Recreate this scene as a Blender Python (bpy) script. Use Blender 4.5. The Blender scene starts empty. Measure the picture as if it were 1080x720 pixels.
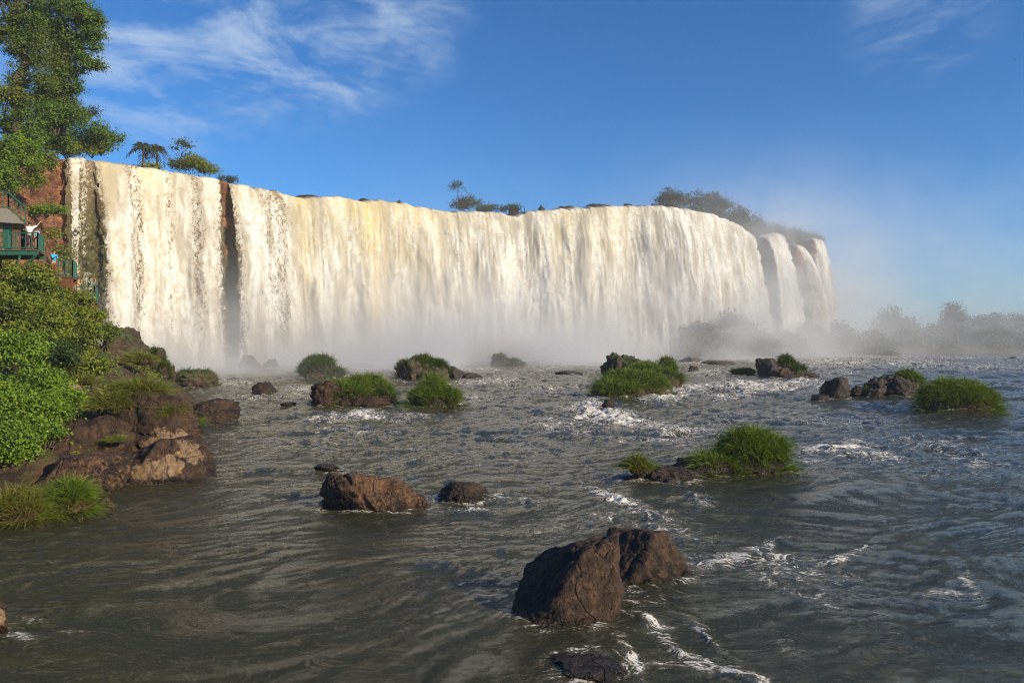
import bpy, bmesh, math
import numpy as np
from mathutils import Vector

rng = np.random.default_rng(11)
SC = bpy.context.scene
COL = SC.collection
F, HZ, HC = 780.0, 350.0, 5.0          # focal length in photo pixels, horizon row, eye height over the river (m)

def P(px, py, Y):
    return np.array([(px - 540) / F * Y, Y, HC + (HZ - py) / F * Y])

def Yw(py):                             # distance at which the water surface is met
    return HC * F / (py - HZ)

# ------------------------------------------------------------------ noise
_G = np.random.default_rng(3).normal(size=(256, 3)); _G /= np.linalg.norm(_G, axis=1)[:, None]

def _hash(i, j, k, s):
    h = (i * 374761393 + j * 668265263 + k * 2147483647 + s * 974711) & 0xFFFFFFFF
    h = ((h ^ (h >> 13)) * 1274126177) & 0xFFFFFFFF
    return (h ^ (h >> 16)) & 255

def noise(x, y, z=0.0, s=0):
    x, y, z = np.broadcast_arrays(np.asarray(x, float), np.asarray(y, float), np.asarray(z, float))
    xi, yi, zi = np.floor(x).astype(np.int64), np.floor(y).astype(np.int64), np.floor(z).astype(np.int64)
    xf, yf, zf = x - xi, y - yi, z - zi
    u, v, w = [t * t * t * (t * (t * 6 - 15) + 10) for t in (xf, yf, zf)]
    out = 0
    for i in (0, 1):
        for j in (0, 1):
            for k in (0, 1):
                g = _G[_hash(xi + i, yi + j, zi + k, s)]
                d = g[..., 0] * (xf - i) + g[..., 1] * (yf - j) + g[..., 2] * (zf - k)
                out = out + d * (u if i else 1 - u) * (v if j else 1 - v) * (w if k else 1 - w)
    return out * 1.5                    # about -1..1

def fbm(x, y, z=0.0, s=0, o=4, g=0.5, l=2.03):
    a, t, f = 1.0, 0, 1.0
    for k in range(o):
        t = t + a * noise(x * f, y * f, z * f, s + 17 * k); a *= g; f *= l
    return t

def sstep(a, b, x):
    t = np.clip((x - a) / (b - a), 0, 1); return t * t * (3 - 2 * t)

# ------------------------------------------------------------------ objects
def tag(o, label=None, cat=None, group=None, kind=None):
    for k, v in (('label', label), ('category', cat), ('group', group), ('kind', kind)):
        if v: o[k] = v
    return o

def mesh(name, v, f, mat=None, parent=None, smooth=True, attrs=None, loc=None):
    v = np.asarray(v, np.float32); f = np.asarray(f, np.int32)
    me = bpy.data.meshes.new(name)
    me.vertices.add(len(v)); me.vertices.foreach_set('co', v.ravel())
    n, k = f.shape
    me.loops.add(n * k); me.loops.foreach_set('vertex_index', f.ravel())
    me.polygons.add(n)
    me.polygons.foreach_set('loop_start', np.arange(0, n * k, k, dtype=np.int32))
    me.polygons.foreach_set('use_smooth', np.full(n, smooth, bool))
    for an, av in (attrs or {}).items():
        av = np.asarray(av, np.float32)
        if av.ndim == 1:
            a = me.attributes.new(an, 'FLOAT', 'POINT'); a.data.foreach_set('value', av)
        else:
            a = me.attributes.new(an, 'FLOAT_VECTOR', 'POINT'); a.data.foreach_set('vector', av.ravel())
    me.update(calc_edges=True)
    if mat: me.materials.append(mat)
    o = bpy.data.objects.new(name, me); COL.objects.link(o)
    if loc is not None: o.location = loc
    if parent: o.parent = parent
    return o

def empty(name, loc=(0, 0, 0), rz=0.0):
    o = bpy.data.objects.new(name, None); COL.objects.link(o)
    o.empty_display_size = 0.3
    o.location = loc; o.rotation_euler = (0, 0, rz)
    return o

def grid_faces(nr, nc):
    i = np.arange(nr - 1)[:, None] * nc + np.arange(nc - 1)[None, :]
    return np.stack([i, i + 1, i + nc + 1, i + nc], -1).reshape(-1, 4)

# ------------------------------------------------------------------ materials
class NT:
    def __init__(s, name, world=False):
        if world:
            s.m = bpy.data.worlds.new(name)
        else:
            s.m = bpy.data.materials.new(name)
        s.m.use_nodes = True
        s.t = s.m.node_tree; s.t.nodes.clear()
    def n(s, typ, **kw):
        nd = s.t.nodes.new(typ)
        for k, v in kw.items():
            if k.startswith('i_'):
                nd.inputs[int(k[2:]) if k[2:].isdigit() else k[2:].replace('_', ' ')].default_value = v
            else: setattr(nd, k, v)
        return nd
    def l(s, a, b): s.t.links.new(a, b)
    def put(s, v, sock):
        if hasattr(v, 'is_linked') or isinstance(v, bpy.types.NodeSocket): s.l(v, sock)
        else: sock.default_value = v
    def math(s, op, a, b=0.0, c=0.0, clamp=False):
        nd = s.n('ShaderNodeMath', operation=op, use_clamp=clamp)
        for q, i in ((a, 0), (b, 1), (c, 2)): s.put(q, nd.inputs[i])
        return nd.outputs[0]
    def mix(s, fac, a, b):
        nd = s.n('ShaderNodeMix', data_type='RGBA')
        s.put(fac, nd.inputs[0])
        for q, i in ((a, 6), (b, 7)):
            if isinstance(q, tuple): nd.inputs[i].default_value = (*q, 1) if len(q) == 3 else q
            else: s.l(q, nd.inputs[i])
        return nd.outputs[2]
    def step(s, x, a, b, lo=0.0, hi=1.0):
        nd = s.n('ShaderNodeMapRange', interpolation_type='SMOOTHSTEP')
        s.put(x, nd.inputs[0])
        for q, i in ((a, 1), (b, 2), (lo, 3), (hi, 4)): s.put(q, nd.inputs[i])
        return nd.outputs[0]
    def attr(s, name, out='Fac'):
        return s.n('ShaderNodeAttribute', attribute_name=name).outputs[out]
    def scale(s, vec, sc, loc=(0, 0, 0), rot=(0, 0, 0)):
        nd = s.n('ShaderNodeMapping'); s.l(vec, nd.inputs[0])
        nd.inputs['Scale'].default_value = sc; nd.inputs['Location'].default_value = loc; nd.inputs['Rotation'].default_value = rot
        return nd.outputs[0]
    def noise(s, vec, scale=1.0, detail=4.0, rough=0.5, dist=0.0):
        nd = s.n('ShaderNodeTexNoise'); s.l(vec, nd.inputs['Vector'])
        nd.inputs['Scale'].default_value = scale; nd.inputs['Detail'].default_value = detail
        nd.inputs['Roughness'].default_value = rough; nd.inputs['Distortion'].default_value = dist
        return nd.outputs['Fac']
    def pos(s): return s.n('ShaderNodeNewGeometry').outputs['Position']
    def obj(s): return s.n('ShaderNodeTexCoord').outputs['Object']
    def bump(s, h, strength, dist, normal=None):
        nd = s.n('ShaderNodeBump'); s.l(h, nd.inputs['Height'])
        nd.inputs['Strength'].default_value = strength; nd.inputs['Distance'].default_value = dist
        if normal is not None: s.l(normal, nd.inputs['Normal'])
        return nd.outputs[0]
    def surf(s, col, rough=0.8, normal=None, spec=0.3, trans=0.0, metal=0.0):
        b = s.n('ShaderNodeBsdfPrincipled')
        if isinstance(col, tuple): b.inputs['Base Color'].default_value = (*col, 1)
        else: s.l(col, b.inputs['Base Color'])
        s.put(rough, b.inputs['Roughness'])
        s.put(spec, b.inputs['Specular IOR Level'])
        b.inputs['Metallic'].default_value = metal
        if normal is not None: s.l(normal, b.inputs['Normal'])
        out = b.outputs[0]
        if trans:
            t = s.n('ShaderNodeBsdfTranslucent')
            if isinstance(col, tuple): t.inputs[0].default_value = (*col, 1)
            else: s.l(col, t.inputs[0])
            mx = s.n('ShaderNodeMixShader', i_0=trans)
            s.l(b.outputs[0], mx.inputs[1]); s.l(t.outputs[0], mx.inputs[2]); out = mx.outputs[0]
        o = s.n('ShaderNodeOutputMaterial'); s.l(out, o.inputs[0])
        return s.m

def rock_material(name, dark, light, patch=(0.29, 0.19, 0.11), moss=0.0):
    t = NT(name); p = t.pos()
    n1 = t.noise(p, 0.9, 6, 0.6, 0.4); n2 = t.noise(p, 6.0, 6, 0.65); n3 = t.noise(p, 28.0, 3, 0.6)
    col = t.mix(t.step(n1, 0.35, 0.68), dark, light)
    col = t.mix(t.step(n2, 0.45, 0.68, 0, 0.75), col, tuple(c * 1.7 for c in light))
    col = t.mix(t.step(n3, 0.55, 0.3, 0, 0.7), col, tuple(c * 0.5 for c in dark))
    v = t.n('ShaderNodeTexVoronoi', feature='DISTANCE_TO_EDGE'); v.inputs['Scale'].default_value = 0.8
    wob = t.n('ShaderNodeVectorMath', operation='ADD'); t.l(p, wob.inputs[0])
    nz = t.n('ShaderNodeTexNoise'); t.l(p, nz.inputs['Vector']); nz.inputs['Scale'].default_value = 1.6; nz.inputs['Detail'].default_value = 4
    t.l(nz.outputs['Color'], wob.inputs[1]); t.l(wob.outputs[0], v.inputs['Vector'])
    crack = t.step(v.outputs['Distance'], 0.0, 0.035)
    pa = t.attr('lichen')
    pm = t.step(t.math('ADD', pa, t.math('MULTIPLY', t.math('SUBTRACT', t.noise(p, 3.4, 7, 0.68), 0.5), 2.2)), 0.5, 0.78)
    pc = t.mix(t.step(t.noise(p, 2.4, 4), 0.6, 0.66), patch, (0.42, 0.24, 0.03))
    col = t.mix(pm, col, t.mix(t.step(n2, 0.35, 0.7), tuple(c * 0.6 for c in patch), pc))
    if moss:
        nrm = t.n('ShaderNodeNewGeometry').outputs['Normal']
        sx = t.n('ShaderNodeSeparateXYZ'); t.l(nrm, sx.inputs[0])
        mm = t.math('ADD', t.math('MULTIPLY', sx.outputs[2], 0.5), t.noise(p, 1.3, 6, 0.6))
        col = t.mix(t.step(mm, 1.05 - moss, 1.25 - moss), col, (0.055, 0.075, 0.02))
    z = t.n('ShaderNodeSeparateXYZ'); t.l(p, z.inputs[0])
    wet = t.step(t.math('ADD', z.outputs[2], t.math('MULTIPLY', t.noise(p, 2.0, 3), 0.35)), 0.2, 0.42, 1.0, 0.0)
    col = t.mix(t.math('MULTIPLY', wet, 0.6), col, tuple(c * 0.35 for c in dark))
    h = t.math('ADD', t.math('MULTIPLY', n2, 0.5), t.math('ADD', t.math('MULTIPLY', n3, 0.16), t.math('MULTIPLY', crack, 0.22)))
    nm = t.bump(h, 0.9, 0.3)
    return t.surf(col, t.step(wet, 0, 1, 0.72, 0.28), nm, spec=0.35)

M = {}
M['rock_dark'] = rock_material('dark_basalt', (0.014, 0.010, 0.008), (0.045, 0.03, 0.021))
M['rock_brown'] = rock_material('brown_basalt', (0.010, 0.0066, 0.0048), (0.066, 0.036, 0.020))
M['rock_tan'] = rock_material('tan_basalt', (0.013, 0.0085, 0.006), (0.13, 0.069, 0.034))
M['rock_grey'] = rock_material('grey_basalt', (0.016, 0.014, 0.013), (0.062, 0.05, 0.042))
M['rock_moss'] = rock_material('mossy_basalt', (0.022, 0.016, 0.01), (0.07, 0.046, 0.028), moss=0.36)

def leaf_material(name, a, b, c=None, rough=0.5, trans=0.38):
    t = NT(name); k = t.attr('tint')
    col = t.mix(t.step(k, 0.0, 0.6), a, b)
    if c: col = t.mix(t.step(k, 0.62, 1.0), col, c)
    return t.surf(col, rough, None, 0.3, trans)

M['leaf_olive'] = leaf_material('olive_leaves', (0.036, 0.055, 0.006), (0.175, 0.215, 0.017), (0.32, 0.33, 0.035))
M['leaf_bright'] = leaf_material('bright_leaves', (0.045, 0.095, 0.007), (0.15, 0.24, 0.013), (0.28, 0.35, 0.03))
M['leaf_dark'] = leaf_material('dark_leaves', (0.014, 0.03, 0.006), (0.05, 0.08, 0.012), (0.11, 0.13, 0.022))
M['leaf_tree'] = leaf_material('tree_leaves', (0.028, 0.062, 0.007), (0.10, 0.17, 0.014), (0.2, 0.25, 0.03))
M['leaf_vine'] = leaf_material('vine_leaves', (0.04, 0.062, 0.009), (0.105, 0.145, 0.018), (0.2, 0.2, 0.035))
M['leaf_grey'] = leaf_material('greyish_leaves', (0.03, 0.04, 0.018), (0.07, 0.085, 0.03), (0.12, 0.12, 0.05))

def grass_material(name, root, mid, tip, dry):
    t = NT(name); k = t.attr('tint'); h = t.attr('along')
    col = t.mix(t.step(h, 0.0, 0.35), root, mid)
    col = t.mix(t.step(h, 0.35, 1.0), col, tip)
    col = t.mix(t.step(k, 0.72, 0.95), col, dry)
    col = t.mix(t.math('MULTIPLY', k, 0.45), col, tuple(c * 0.5 for c in mid))
    return t.surf(col, 0.5, None, 0.3, 0.3)

M['grass'] = grass_material('river_grass', (0.12, 0.085, 0.02), (0.095, 0.15, 0.011), (0.185, 0.27, 0.018), (0.24, 0.2, 0.045))
M['grass_dry'] = grass_material('dry_grass', (0.26, 0.13, 0.035), (0.15, 0.16, 0.025), (0.16, 0.21, 0.025), (0.32, 0.23, 0.07))
M['grass_dark'] = grass_material('dark_grass', (0.06, 0.055, 0.018), (0.065, 0.10, 0.011), (0.115, 0.17, 0.016), (0.15, 0.13, 0.04))

t = NT('bark'); p = t.pos()
M['bark'] = t.surf(t.mix(t.noise(t.scale(p, (3, 3, 0.7)), 2, 5), (0.035, 0.026, 0.018), (0.12, 0.09, 0.062)), 0.9, t.bump(t.noise(t.scale(p, (4, 4, 0.8)), 2, 4), 0.6, 0.08))

def paint(name, col, rough=0.5, metal=0.0):
    t = NT(name); p = t.pos()
    c = t.mix(t.step(t.noise(p, 5, 5, 0.6), 0.4, 0.7, 0, 0.5), col, tuple(x * 0.6 for x in col))
    return t.surf(c, rough, None, 0.4, 0, metal)
M['green_paint'] = paint('green_paint', (0.035, 0.13, 0.085))
M['rust_beam'] = paint('rust_red_wood', (0.20, 0.075, 0.035), 0.75)
M['deck_wood'] = paint('weathered_deck', (0.17, 0.10, 0.06), 0.8)
M['concrete'] = paint('concrete', (0.30, 0.27, 0.23), 0.85)
M['skin'] = paint('skin', (0.42, 0.24, 0.16), 0.5)
M['hair'] = paint('dark_hair', (0.025, 0.018, 0.013), 0.6)
M['bird'] = paint('dark_feathers', (0.02, 0.02, 0.02), 0.6)
M['shoe'] = paint('dark_shoes', (0.03, 0.03, 0.03), 0.6)
def cloth(col):
    return paint('cloth', col, 0.9)

# ------------------------------------------------------------------ terrain: the near bank
SH_Y = [-20, 0, 12, 15, 17, 19, 21, 26, 30, 39, 46, 52, 60, 65, 72, 80, 90, 100]
SH_X = [-16, -14, -11.6, -12.8, -13.6, -12.2, -11.2, -11.0, -12.6, -15.9, -18.6, -21.5, -26, -30, -37, -45, -54, -62]
def bank_h(x, y):
    d = (np.interp(y, SH_Y, SH_X) - x) * 0.85 - np.interp(y, [10, 16, 20, 36, 44, 60], [.6, .6, 1.7, 1.7, .8, .2])
    sl = np.interp(y, [0, 13, 26, 35, 45, 60, 72, 90], [0.16, 0.2, 0.24, 0.42, 0.56, 0.56, 0.5, 0.45])
    h = np.where(d > 0, 0.35 * (1 - np.exp(-np.maximum(d, 0) / 0.8)) + sl * np.maximum(d, 0), d * 0.6)
    h = np.minimum(h, 13 + 0.1 * d)
    amp = np.clip(d * 0.5 + 0.3, 0.0, 1.0)
    blk = np.abs(fbm(x / 2.2, y / 2.2, .7, 6, 4, .55))
    return np.maximum(h + amp * (0.45 * fbm(x / 3.1, y / 3.1, 0.3, 5, 4) - 0.65 * np.clip(.3 - blk, 0, 1) + 0.1 * noise(x * 1.9, y * 1.9, 0, 9)), -1.2)

gy = np.concatenate([np.linspace(-15, 12, 30), np.linspace(12.3, 66, 300), np.linspace(66.5, 100, 70)])
gd = np.concatenate([np.linspace(-2, 16, 130), np.linspace(16.4, 50, 50)])
YY, DD = np.meshgrid(gy, gd, indexing='ij')
XX = np.interp(YY, SH_Y, SH_X) - DD
ZZ = bank_h(XX, YY)
t = NT('bank_soil'); p = t.pos()
n1, n2, n3 = t.noise(p, 0.55, 6, 0.6, 0.3), t.noise(p, 3.2, 6, 0.65), t.noise(p, 14, 4, 0.6)
c = t.mix(t.step(n1, 0.38, 0.62), (0.03, 0.019, 0.011), (0.095, 0.055, 0.03))
c = t.mix(t.step(n2, 0.5, 0.7, 0, 0.7), c, (0.14, 0.08, 0.042))
c = t.mix(t.step(t.noise(p, 0.8, 7, 0.65), 0.5, 0.6, 0, 0.85), c, (0.07, 0.075, 0.018))
c = t.mix(t.step(n3, 0.5, 0.3, 0, 0.6), c, (0.015, 0.011, 0.007))
M['soil'] = t.surf(c, 0.85, t.bump(t.math('ADD', n2, t.math('MULTIPLY', n3, 0.35)), 0.9, 0.3))
o = mesh('river_bank', np.stack([XX, YY, ZZ], -1).reshape(-1, 3), grid_faces(*XX.shape)[:, ::-1], M['soil'])
tag(o, kind='structure')

# ------------------------------------------------------------------ cliff line and falls
W_PX = [75, 150, 240, 320, 400, 480, 560, 640, 700, 750, 790, 810, 840, 870, 884]
W_Y = [92, 100, 108, 117, 124, 130, 134.5, 139, 143, 148, 154, 160, 168, 176, 181]
L_PX = [60, 75, 100, 150, 200, 222, 232, 240, 270, 300, 310, 320, 355, 365, 380, 400, 412, 440, 475, 500, 522, 535, 545, 556, 600, 640, 690, 720, 750, 775, 790, 802, 808, 820, 835, 846, 852, 864, 870, 877, 884]
L_PY = [163, 165, 168, 175, 183, 186, 188, 192, 197, 203, 207, 208, 206, 208, 212, 210, 212, 217, 223, 222, 223, 226, 228, 222, 219, 217, 216, 219, 225, 235, 246, 256, 248, 246, 256, 263, 252, 252, 262, 280, 300]
upx = np.linspace(62, 884, 1700)
def wall_xy(px):
    Y = np.interp(px, W_PX, W_Y, left=92)
    return (px - 540) / F * Y, Y
_k = np.hanning(121); _k /= _k.sum()
def smooth(a):
    return np.convolve(np.pad(a, 60, mode='reflect', reflect_type='odd'), _k, 'valid')
wx, wy = wall_xy(upx); wx, wy = smooth(wx), smooth(wy)
seg = np.hypot(np.gradient(wx), np.gradient(wy)); wu = np.cumsum(seg)
tx, ty = smooth(np.gradient(wx) / seg), smooth(np.gradient(wy) / seg)
tl = np.hypot(tx, ty); nx, ny = ty / tl, -tx / tl           # horizontal normal towards the river
lipz = HC + (HZ - np.interp(upx, L_PX, L_PY)) / F * wy
lipz = lipz + 0.3 * noise(wu / 1.6, 0, 0, 31) + 0.2 * noise(wu / 0.5, 0, 0, 32) + 0.9 * np.clip(noise(wu / 2.2, 0, 0, 33) - .35, 0, 1) - 0.8 * np.clip(noise(wu / 3.1, 0, 5, 34) - .4, 0, 1)

# cliff: the left part without water, then along behind all the falls and off to the far right
cl_x = np.concatenate([[-75, -66, -60, -56.5, -53.5, -52.2, -52.6, -53.6], wx[10::12], [78.5, 86, 100, 130, 200, 320]])
cl_y = np.concatenate([[20, 36, 48, 58, 67, 75, 82, 87.5], wy[10::12], [190, 210, 235, 260, 300, 330]])
cl_z = np.concatenate([[20, 22, 24, 26, 26, 25.5, 25.6, 26.3], lipz[10::12], [17, 11, 5, 0, -1, -1]])
s0 = np.concatenate([[0], np.cumsum(np.hypot(np.diff(cl_x), np.diff(cl_y)))])
ss = np.concatenate([np.linspace(0, 60, 80)[:-1], np.linspace(60, 235, 720)[:-1], np.linspace(235, s0[-1], 80)])
cx, cy, cz = np.interp(ss, s0, cl_x), np.interp(ss, s0, cl_y), np.interp(ss, s0, cl_z)
ctx, cty = np.gradient(cx), np.gradient(cy); q = np.hypot(ctx, cty); kk = np.hanning(31); kk /= kk.sum()
ctx = np.convolve(np.pad(ctx / q, 15, 'edge'), kk, 'valid'); cty = np.convolve(np.pad(cty / q, 15, 'edge'), kk, 'valid')
cnx, cny = cty, -ctx
vv = np.linspace(0, 1, 90)
S, V = np.meshgrid(ss, vv, indexing='ij')
zt = cz[:, None] - 0.35; Z = -1.2 + (zt + 1.2) * (1 - V)
ledge = 0.9 * fbm(S / 9, Z / 2.2, 0, 40, 4) + 0.45 * np.abs(noise(S / 2.1, Z / 0.9, 0, 44)) + 1.2 * noise(S / 14, Z / 14, 0, 45)
OFF = -1.3 + ledge + 2.0 * V ** 2 * 0.6
# the rib of bare rock between the first broad curtain and the main one stands out a little
rs = np.interp(236, upx, wu) ; su = np.interp(ss, np.interp(np.arange(len(cl_x)), np.arange(len(cl_x)), s0), s0)
rib_s = s0[8 + int((np.argmin(np.abs(upx - 236)) - 10) / 12)]
OFF = OFF + 1.9 * np.exp(-((S - rib_s - 0.6 * V) / (1.3 + 1.2 * V)) ** 2)
rib2_s = s0[8 + int((np.argmin(np.abs(upx - 800)) - 10) / 12)]
OFF = OFF + 1.0 * np.exp(-((S - rib2_s) / 4.5) ** 2)
X = cx[:, None] + cnx[:, None] * OFF; Y = cy[:, None] + cny[:, None] * OFF
# top surface going back from the brink
nb = 14; bk = np.linspace(0.8, 38, nb)
Xb = cx[:, None] - cnx[:, None] * (bk[None, ::-1] + 1.0); Yb = cy[:, None] - cny[:, None] * (bk[None, ::-1] + 1.0)
Zb = cz[:, None] - 0.45 + 0.03 * bk[None, ::-1] * (1 + 0.8 * noise(S[:, :1] / 11, bk[None, ::-1] / 6, 0, 47))
XX = np.concatenate([Xb, X], 1); YY = np.concatenate([Yb, Y], 1); ZZ = np.concatenate([Zb, Z], 1)
t = NT('cliff_rock'); p = t.pos()
zs = t.n('ShaderNodeSeparateXYZ'); t.l(p, zs.inputs[0])
n1 = t.noise(t.scale(p, (0.35, 0.35, 0.9)), 1, 6, 0.6, 0.5); n2 = t.noise(t.scale(p, (1, 1, 2.6)), 1.5, 6, 0.65); n3 = t.noise(p, 5, 4, 0.6)
c = t.mix(t.step(n1, 0.38, 0.62), (0.16, 0.06, 0.03), (0.33, 0.155, 0.075))
c = t.mix(t.step(n2, 0.52, 0.36, 0, 0.75), c, (0.06, 0.032, 0.02))
c = t.mix(t.step(n3, 0.56, 0.72, 0, 0.5), c, (0.42, 0.24, 0.13))
moss = t.math('ADD', t.noise(p, 0.35, 5, 0.6), t.attr('damp'))
c = t.mix(t.step(moss, 0.78, 0.98), c, t.mix(n2, (0.022, 0.03, 0.01), (0.10, 0.105, 0.03)))
M['cliff'] = t.surf(c, 0.85, t.bump(t.math('ADD', n2, t.math('MULTIPLY', n3, 0.3)), 1.0, 0.5))
damp = np.zeros_like(XX)
sL = s0[8]; damp += 0.55 * sstep(sL - 2, sL + 5, ss)[:, None]
damp *= np.clip(0.35 + np.concatenate([np.zeros_like(Xb) + 0.0, V], 1) * 1.3, 0, 1.1)
damp += 0.35 * np.exp(-((ss - rib2_s) / 8) ** 2)[:, None]
o = mesh('cliff', np.stack([XX, YY, ZZ], -1).reshape(-1, 3), grid_faces(*XX.shape), M['cliff'], attrs={'damp': damp.ravel()})
tag(o, kind='structure')

# curtains
t = NT('falling_water'); fl = t.attr('flow', 'Vector'); cov = t.attr('cover'); yel = t.attr('amber')
fine = t.noise(t.scale(fl, (2.2, 0.62, 1)), 1.0, 7, 0.66, 1.1)
fine2 = t.noise(t.scale(fl, (6.0, 2.6, 1)), 1.0, 5, 0.65, 0.4)
slow = t.noise(t.scale(fl, (0.42, 0.045, 1)), 1.0, 5, 0.62, .3)
plume = t.noise(t.scale(fl, (0.42, 0.20, 1)), 1.0, 7, 0.66, 2.6)
white = t.mix(t.step(slow, 0.34, 0.58), (0.50, 0.455, 0.375), (0.81, 0.805, 0.78))  # tan against white: shading contrast between the folds, painted into the colour
white = t.mix(t.step(plume, 0.34, 0.56, 0.75, 0.0), white, (0.52, 0.465, 0.365))  # shaded hollows of the billows, also painted tan
white = t.mix(t.math('MULTIPLY', yel, t.step(fine, 0.3, 0.75, 1.0, 0.25)), white, (0.66, 0.50, 0.13))
thin = t.mix(t.noise(t.scale(fl, (1.2, 0.5, 1)), 1, 4), (0.10, 0.075, 0.045), (0.27, 0.205, 0.13))
thin = t.mix(t.attr('mossy'), thin, t.mix(t.step(fine, .3, .72), (0.018, 0.022, 0.008), (0.16, 0.145, 0.06)))
white = t.mix(t.math('MULTIPLY', t.attr('veil'), t.step(slow, 0.62, 0.38)), white, (0.38, 0.35, 0.30))  # grey streaks of thin water, with painted shade that deepens the folds
key = t.math('ADD', t.math('MULTIPLY', fine, 0.5), t.math('ADD', t.math('MULTIPLY', fine2, 0.36), t.math('MULTIPLY', slow, 0.14)))
lo = t.math('SUBTRACT', 0.66, t.math('MULTIPLY', cov, 0.36))
fm = t.step(key, t.math('SUBTRACT', lo, 0.035), t.math('ADD', lo, 0.05))
col = t.mix(fm, thin, white)
bh = t.math('ADD', t.math('MULTIPLY', fine, 1.0), t.math('ADD', t.math('MULTIPLY', fine2, 0.35), t.math('MULTIPLY', plume, 0.9)))
nm = t.bump(bh, 0.4, 0.35)
M['falls'] = t.surf(col, 0.9, nm, 0.1, 0.2)

C_PX = [62, 73, 76, 81, 84, 88, 93, 97, 102, 110, 122, 130, 143, 148, 165, 173, 184, 190, 203, 212, 225, 232, 243, 255, 266, 274, 292, 304, 312, 540, 552, 565, 600, 640, 684, 692, 702, 712, 722, 740, 785, 803, 812, 825, 834, 846, 858, 866, 884]
C_V = [.1, .25, .55, .58, .22, .36, .16, .26, .86, .86, .80, .50, .52, .88, .82, .48, .80, .84, .52, .66, .78, .5, .72, .86, .74, .52, .50, .78, 1.05, 1.05, .8, .95, 1.0, 1.05, .95, .86, .8, .86, .95, 1.05, 1.0, .62, .9, .86, .5, .86, .6, .84, .7]
A_PX = [62, 95, 104, 112, 128, 150, 160, 210, 300, 312, 326, 332, 345, 372, 382, 398, 405, 440, 470, 500, 560, 590, 650, 684, 700, 760, 884]
A_V = [0, .0, .45, .25, .1, .45, .25, .15, .1, .85, .55, .3, .25, .55, 1.0, .75, .5, .42, .35, .2, .12, .4, .3, .12, .05, .05, .0]
nv = 130
def curtain(px0, px1, label, spread=0.0, throw=1.2, ragged=0.5, flare=0.0, reach=5.0):
    m = (upx >= px0) & (upx <= px1); idx = np.nonzero(m)[0]
    n = len(idx); e = np.linspace(-1, 1, n)[:, None]
    v = np.linspace(0, 1, nv)[None, :]
    u = wu[idx][:, None]; top = lipz[idx][:, None]
    x0, y0, ax, ay = [a[idx][:, None] for a in (wx, wy, nx, ny)]
    pxs = upx[idx][:, None]
    # v < .06: the approach over the brink, then the drop
    back = np.maximum(0, 0.07 - v) / 0.07
    f = np.clip((v - 0.05) / 0.95, 0, 1)
    H = top + 0.3
    drop = H * f ** 1.12
    amber = np.interp(pxs, A_PX, A_V)
    thr = throw * (1 + 0.6 * noise(u / 4.5, 0, 0, 51) + 0.5 * amber) * (1 - 0.0 * v)
    cover = np.interp(pxs, C_PX, C_V) + 0 * v
    cover = cover + 0.12 * noise(u / 3, 0, 1, 52) + 0.10 * f * (1 - cover)
    cover = np.where(f > 0.75, cover + (f - 0.75) * 0.6, cover)
    cover = cover + (pxs < 100) * .3 * (1 - f) ** 2.5
    dE = np.minimum(u - u[0], u[-1] - u)
    cover = cover - .55 * np.exp(-dE / (.5 + .9 * f)) * (1 + .5 * noise(u / .7, drop / 5, 2, 63))
    body = np.clip(cover, 0.2, 1.1)
    out = 0.55 * thr * np.sqrt(np.maximum(drop, 0)) + 0.35 * body - reach * back
    grow = np.clip(f * 4, 0, 1)
    wgl = u + 0.5 * noise(u / 4, drop / 9, 0, 60)
    out = out + grow * (1.5 * noise(wgl / 10.0, drop / 60, 0, 50) + 1.35 * noise(wgl / 4.6, drop / 40, 0, 53) + 0.22 * noise(wgl / 1.5, drop / 18, 0, 54)
                        + 0.11 * noise(wgl / 0.6, drop / 4.5, 0, 55) + 0.06 * fbm(wgl / 0.5, drop / 1.1, 0, 56, 2)
                        + 0.5 * np.clip(fbm(wgl / 2.4, drop / 5.5, 3, 57, 3), -.6, 1) * np.clip(f * 1.6, 0, 1))
    z = top - drop + 0.04 * back * 5
    z = z + (1 - grow) * 0.12 * noise(u / 0.5, v * 30, 0, 58)
    ex = 0
    if spread: ex = e * spread * f ** 0.8
    if flare: ex = ex + flare * f ** 0.8 * np.exp(-(u[-1] - u) / 5.0)
    x = x0 + ax * out - ay * ex; y = y0 + ay * out + ax * ex
    flow = np.stack([u + ex + 0 * v, -drop - 6 * np.sqrt(drop + 0.3) + 0 * u, out * 0.0 + px0 * 0.13], -1)
    am = np.clip(amber * (1.15 - 0.85 * f ** 0.8) + 0.25 * (1 - grow) * (pxs < 560) , 0, 1) * (1 + 0.5 * noise(u / 0.9, drop / 6, 0, 59))
    ve = np.interp(pxs, [90, 300, 420, 520, 540, 552, 565, 595, 605, 620, 640, 676, 688, 712, 726, 745, 800, 884], [.4, .45, .4, .5, .7, .9, .4, .4, .8, .8, .4, .4, 1.0, 1.0, .45, .35, .6, .6])
    ve = np.clip(ve + .55 * noise(u / 6.5, drop / 45, 0, 49), 0, 1.2)
    mo = sstep(.05, .5, f) * ((pxs < 101) * 0.95 + 0.5 * ((pxs > 228) & (pxs < 262))) + 0.25 * f
    v3 = np.stack([x, y, z], -1)
    fa = grid_faces(n, nv)
    # ragged side edges
    ei = np.minimum(np.arange(n - 1), np.arange(n - 1)[::-1]) * (wu[idx[-1]] - wu[idx[0]]) / n
    keep = ei[:, None] > ragged * (0.55 + 0.75 * noise(np.arange(n - 1)[:, None] * 0 + (np.arange(n - 1)[:, None] > n / 2) * 9.0, np.arange(nv - 1)[None] / 7.0, 0, 61) + 0.5 * noise(np.arange(n - 1)[:, None] / 3.0, np.arange(nv - 1)[None] / 3.0, 0, 62))
    fa = fa[keep.ravel()]
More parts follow.
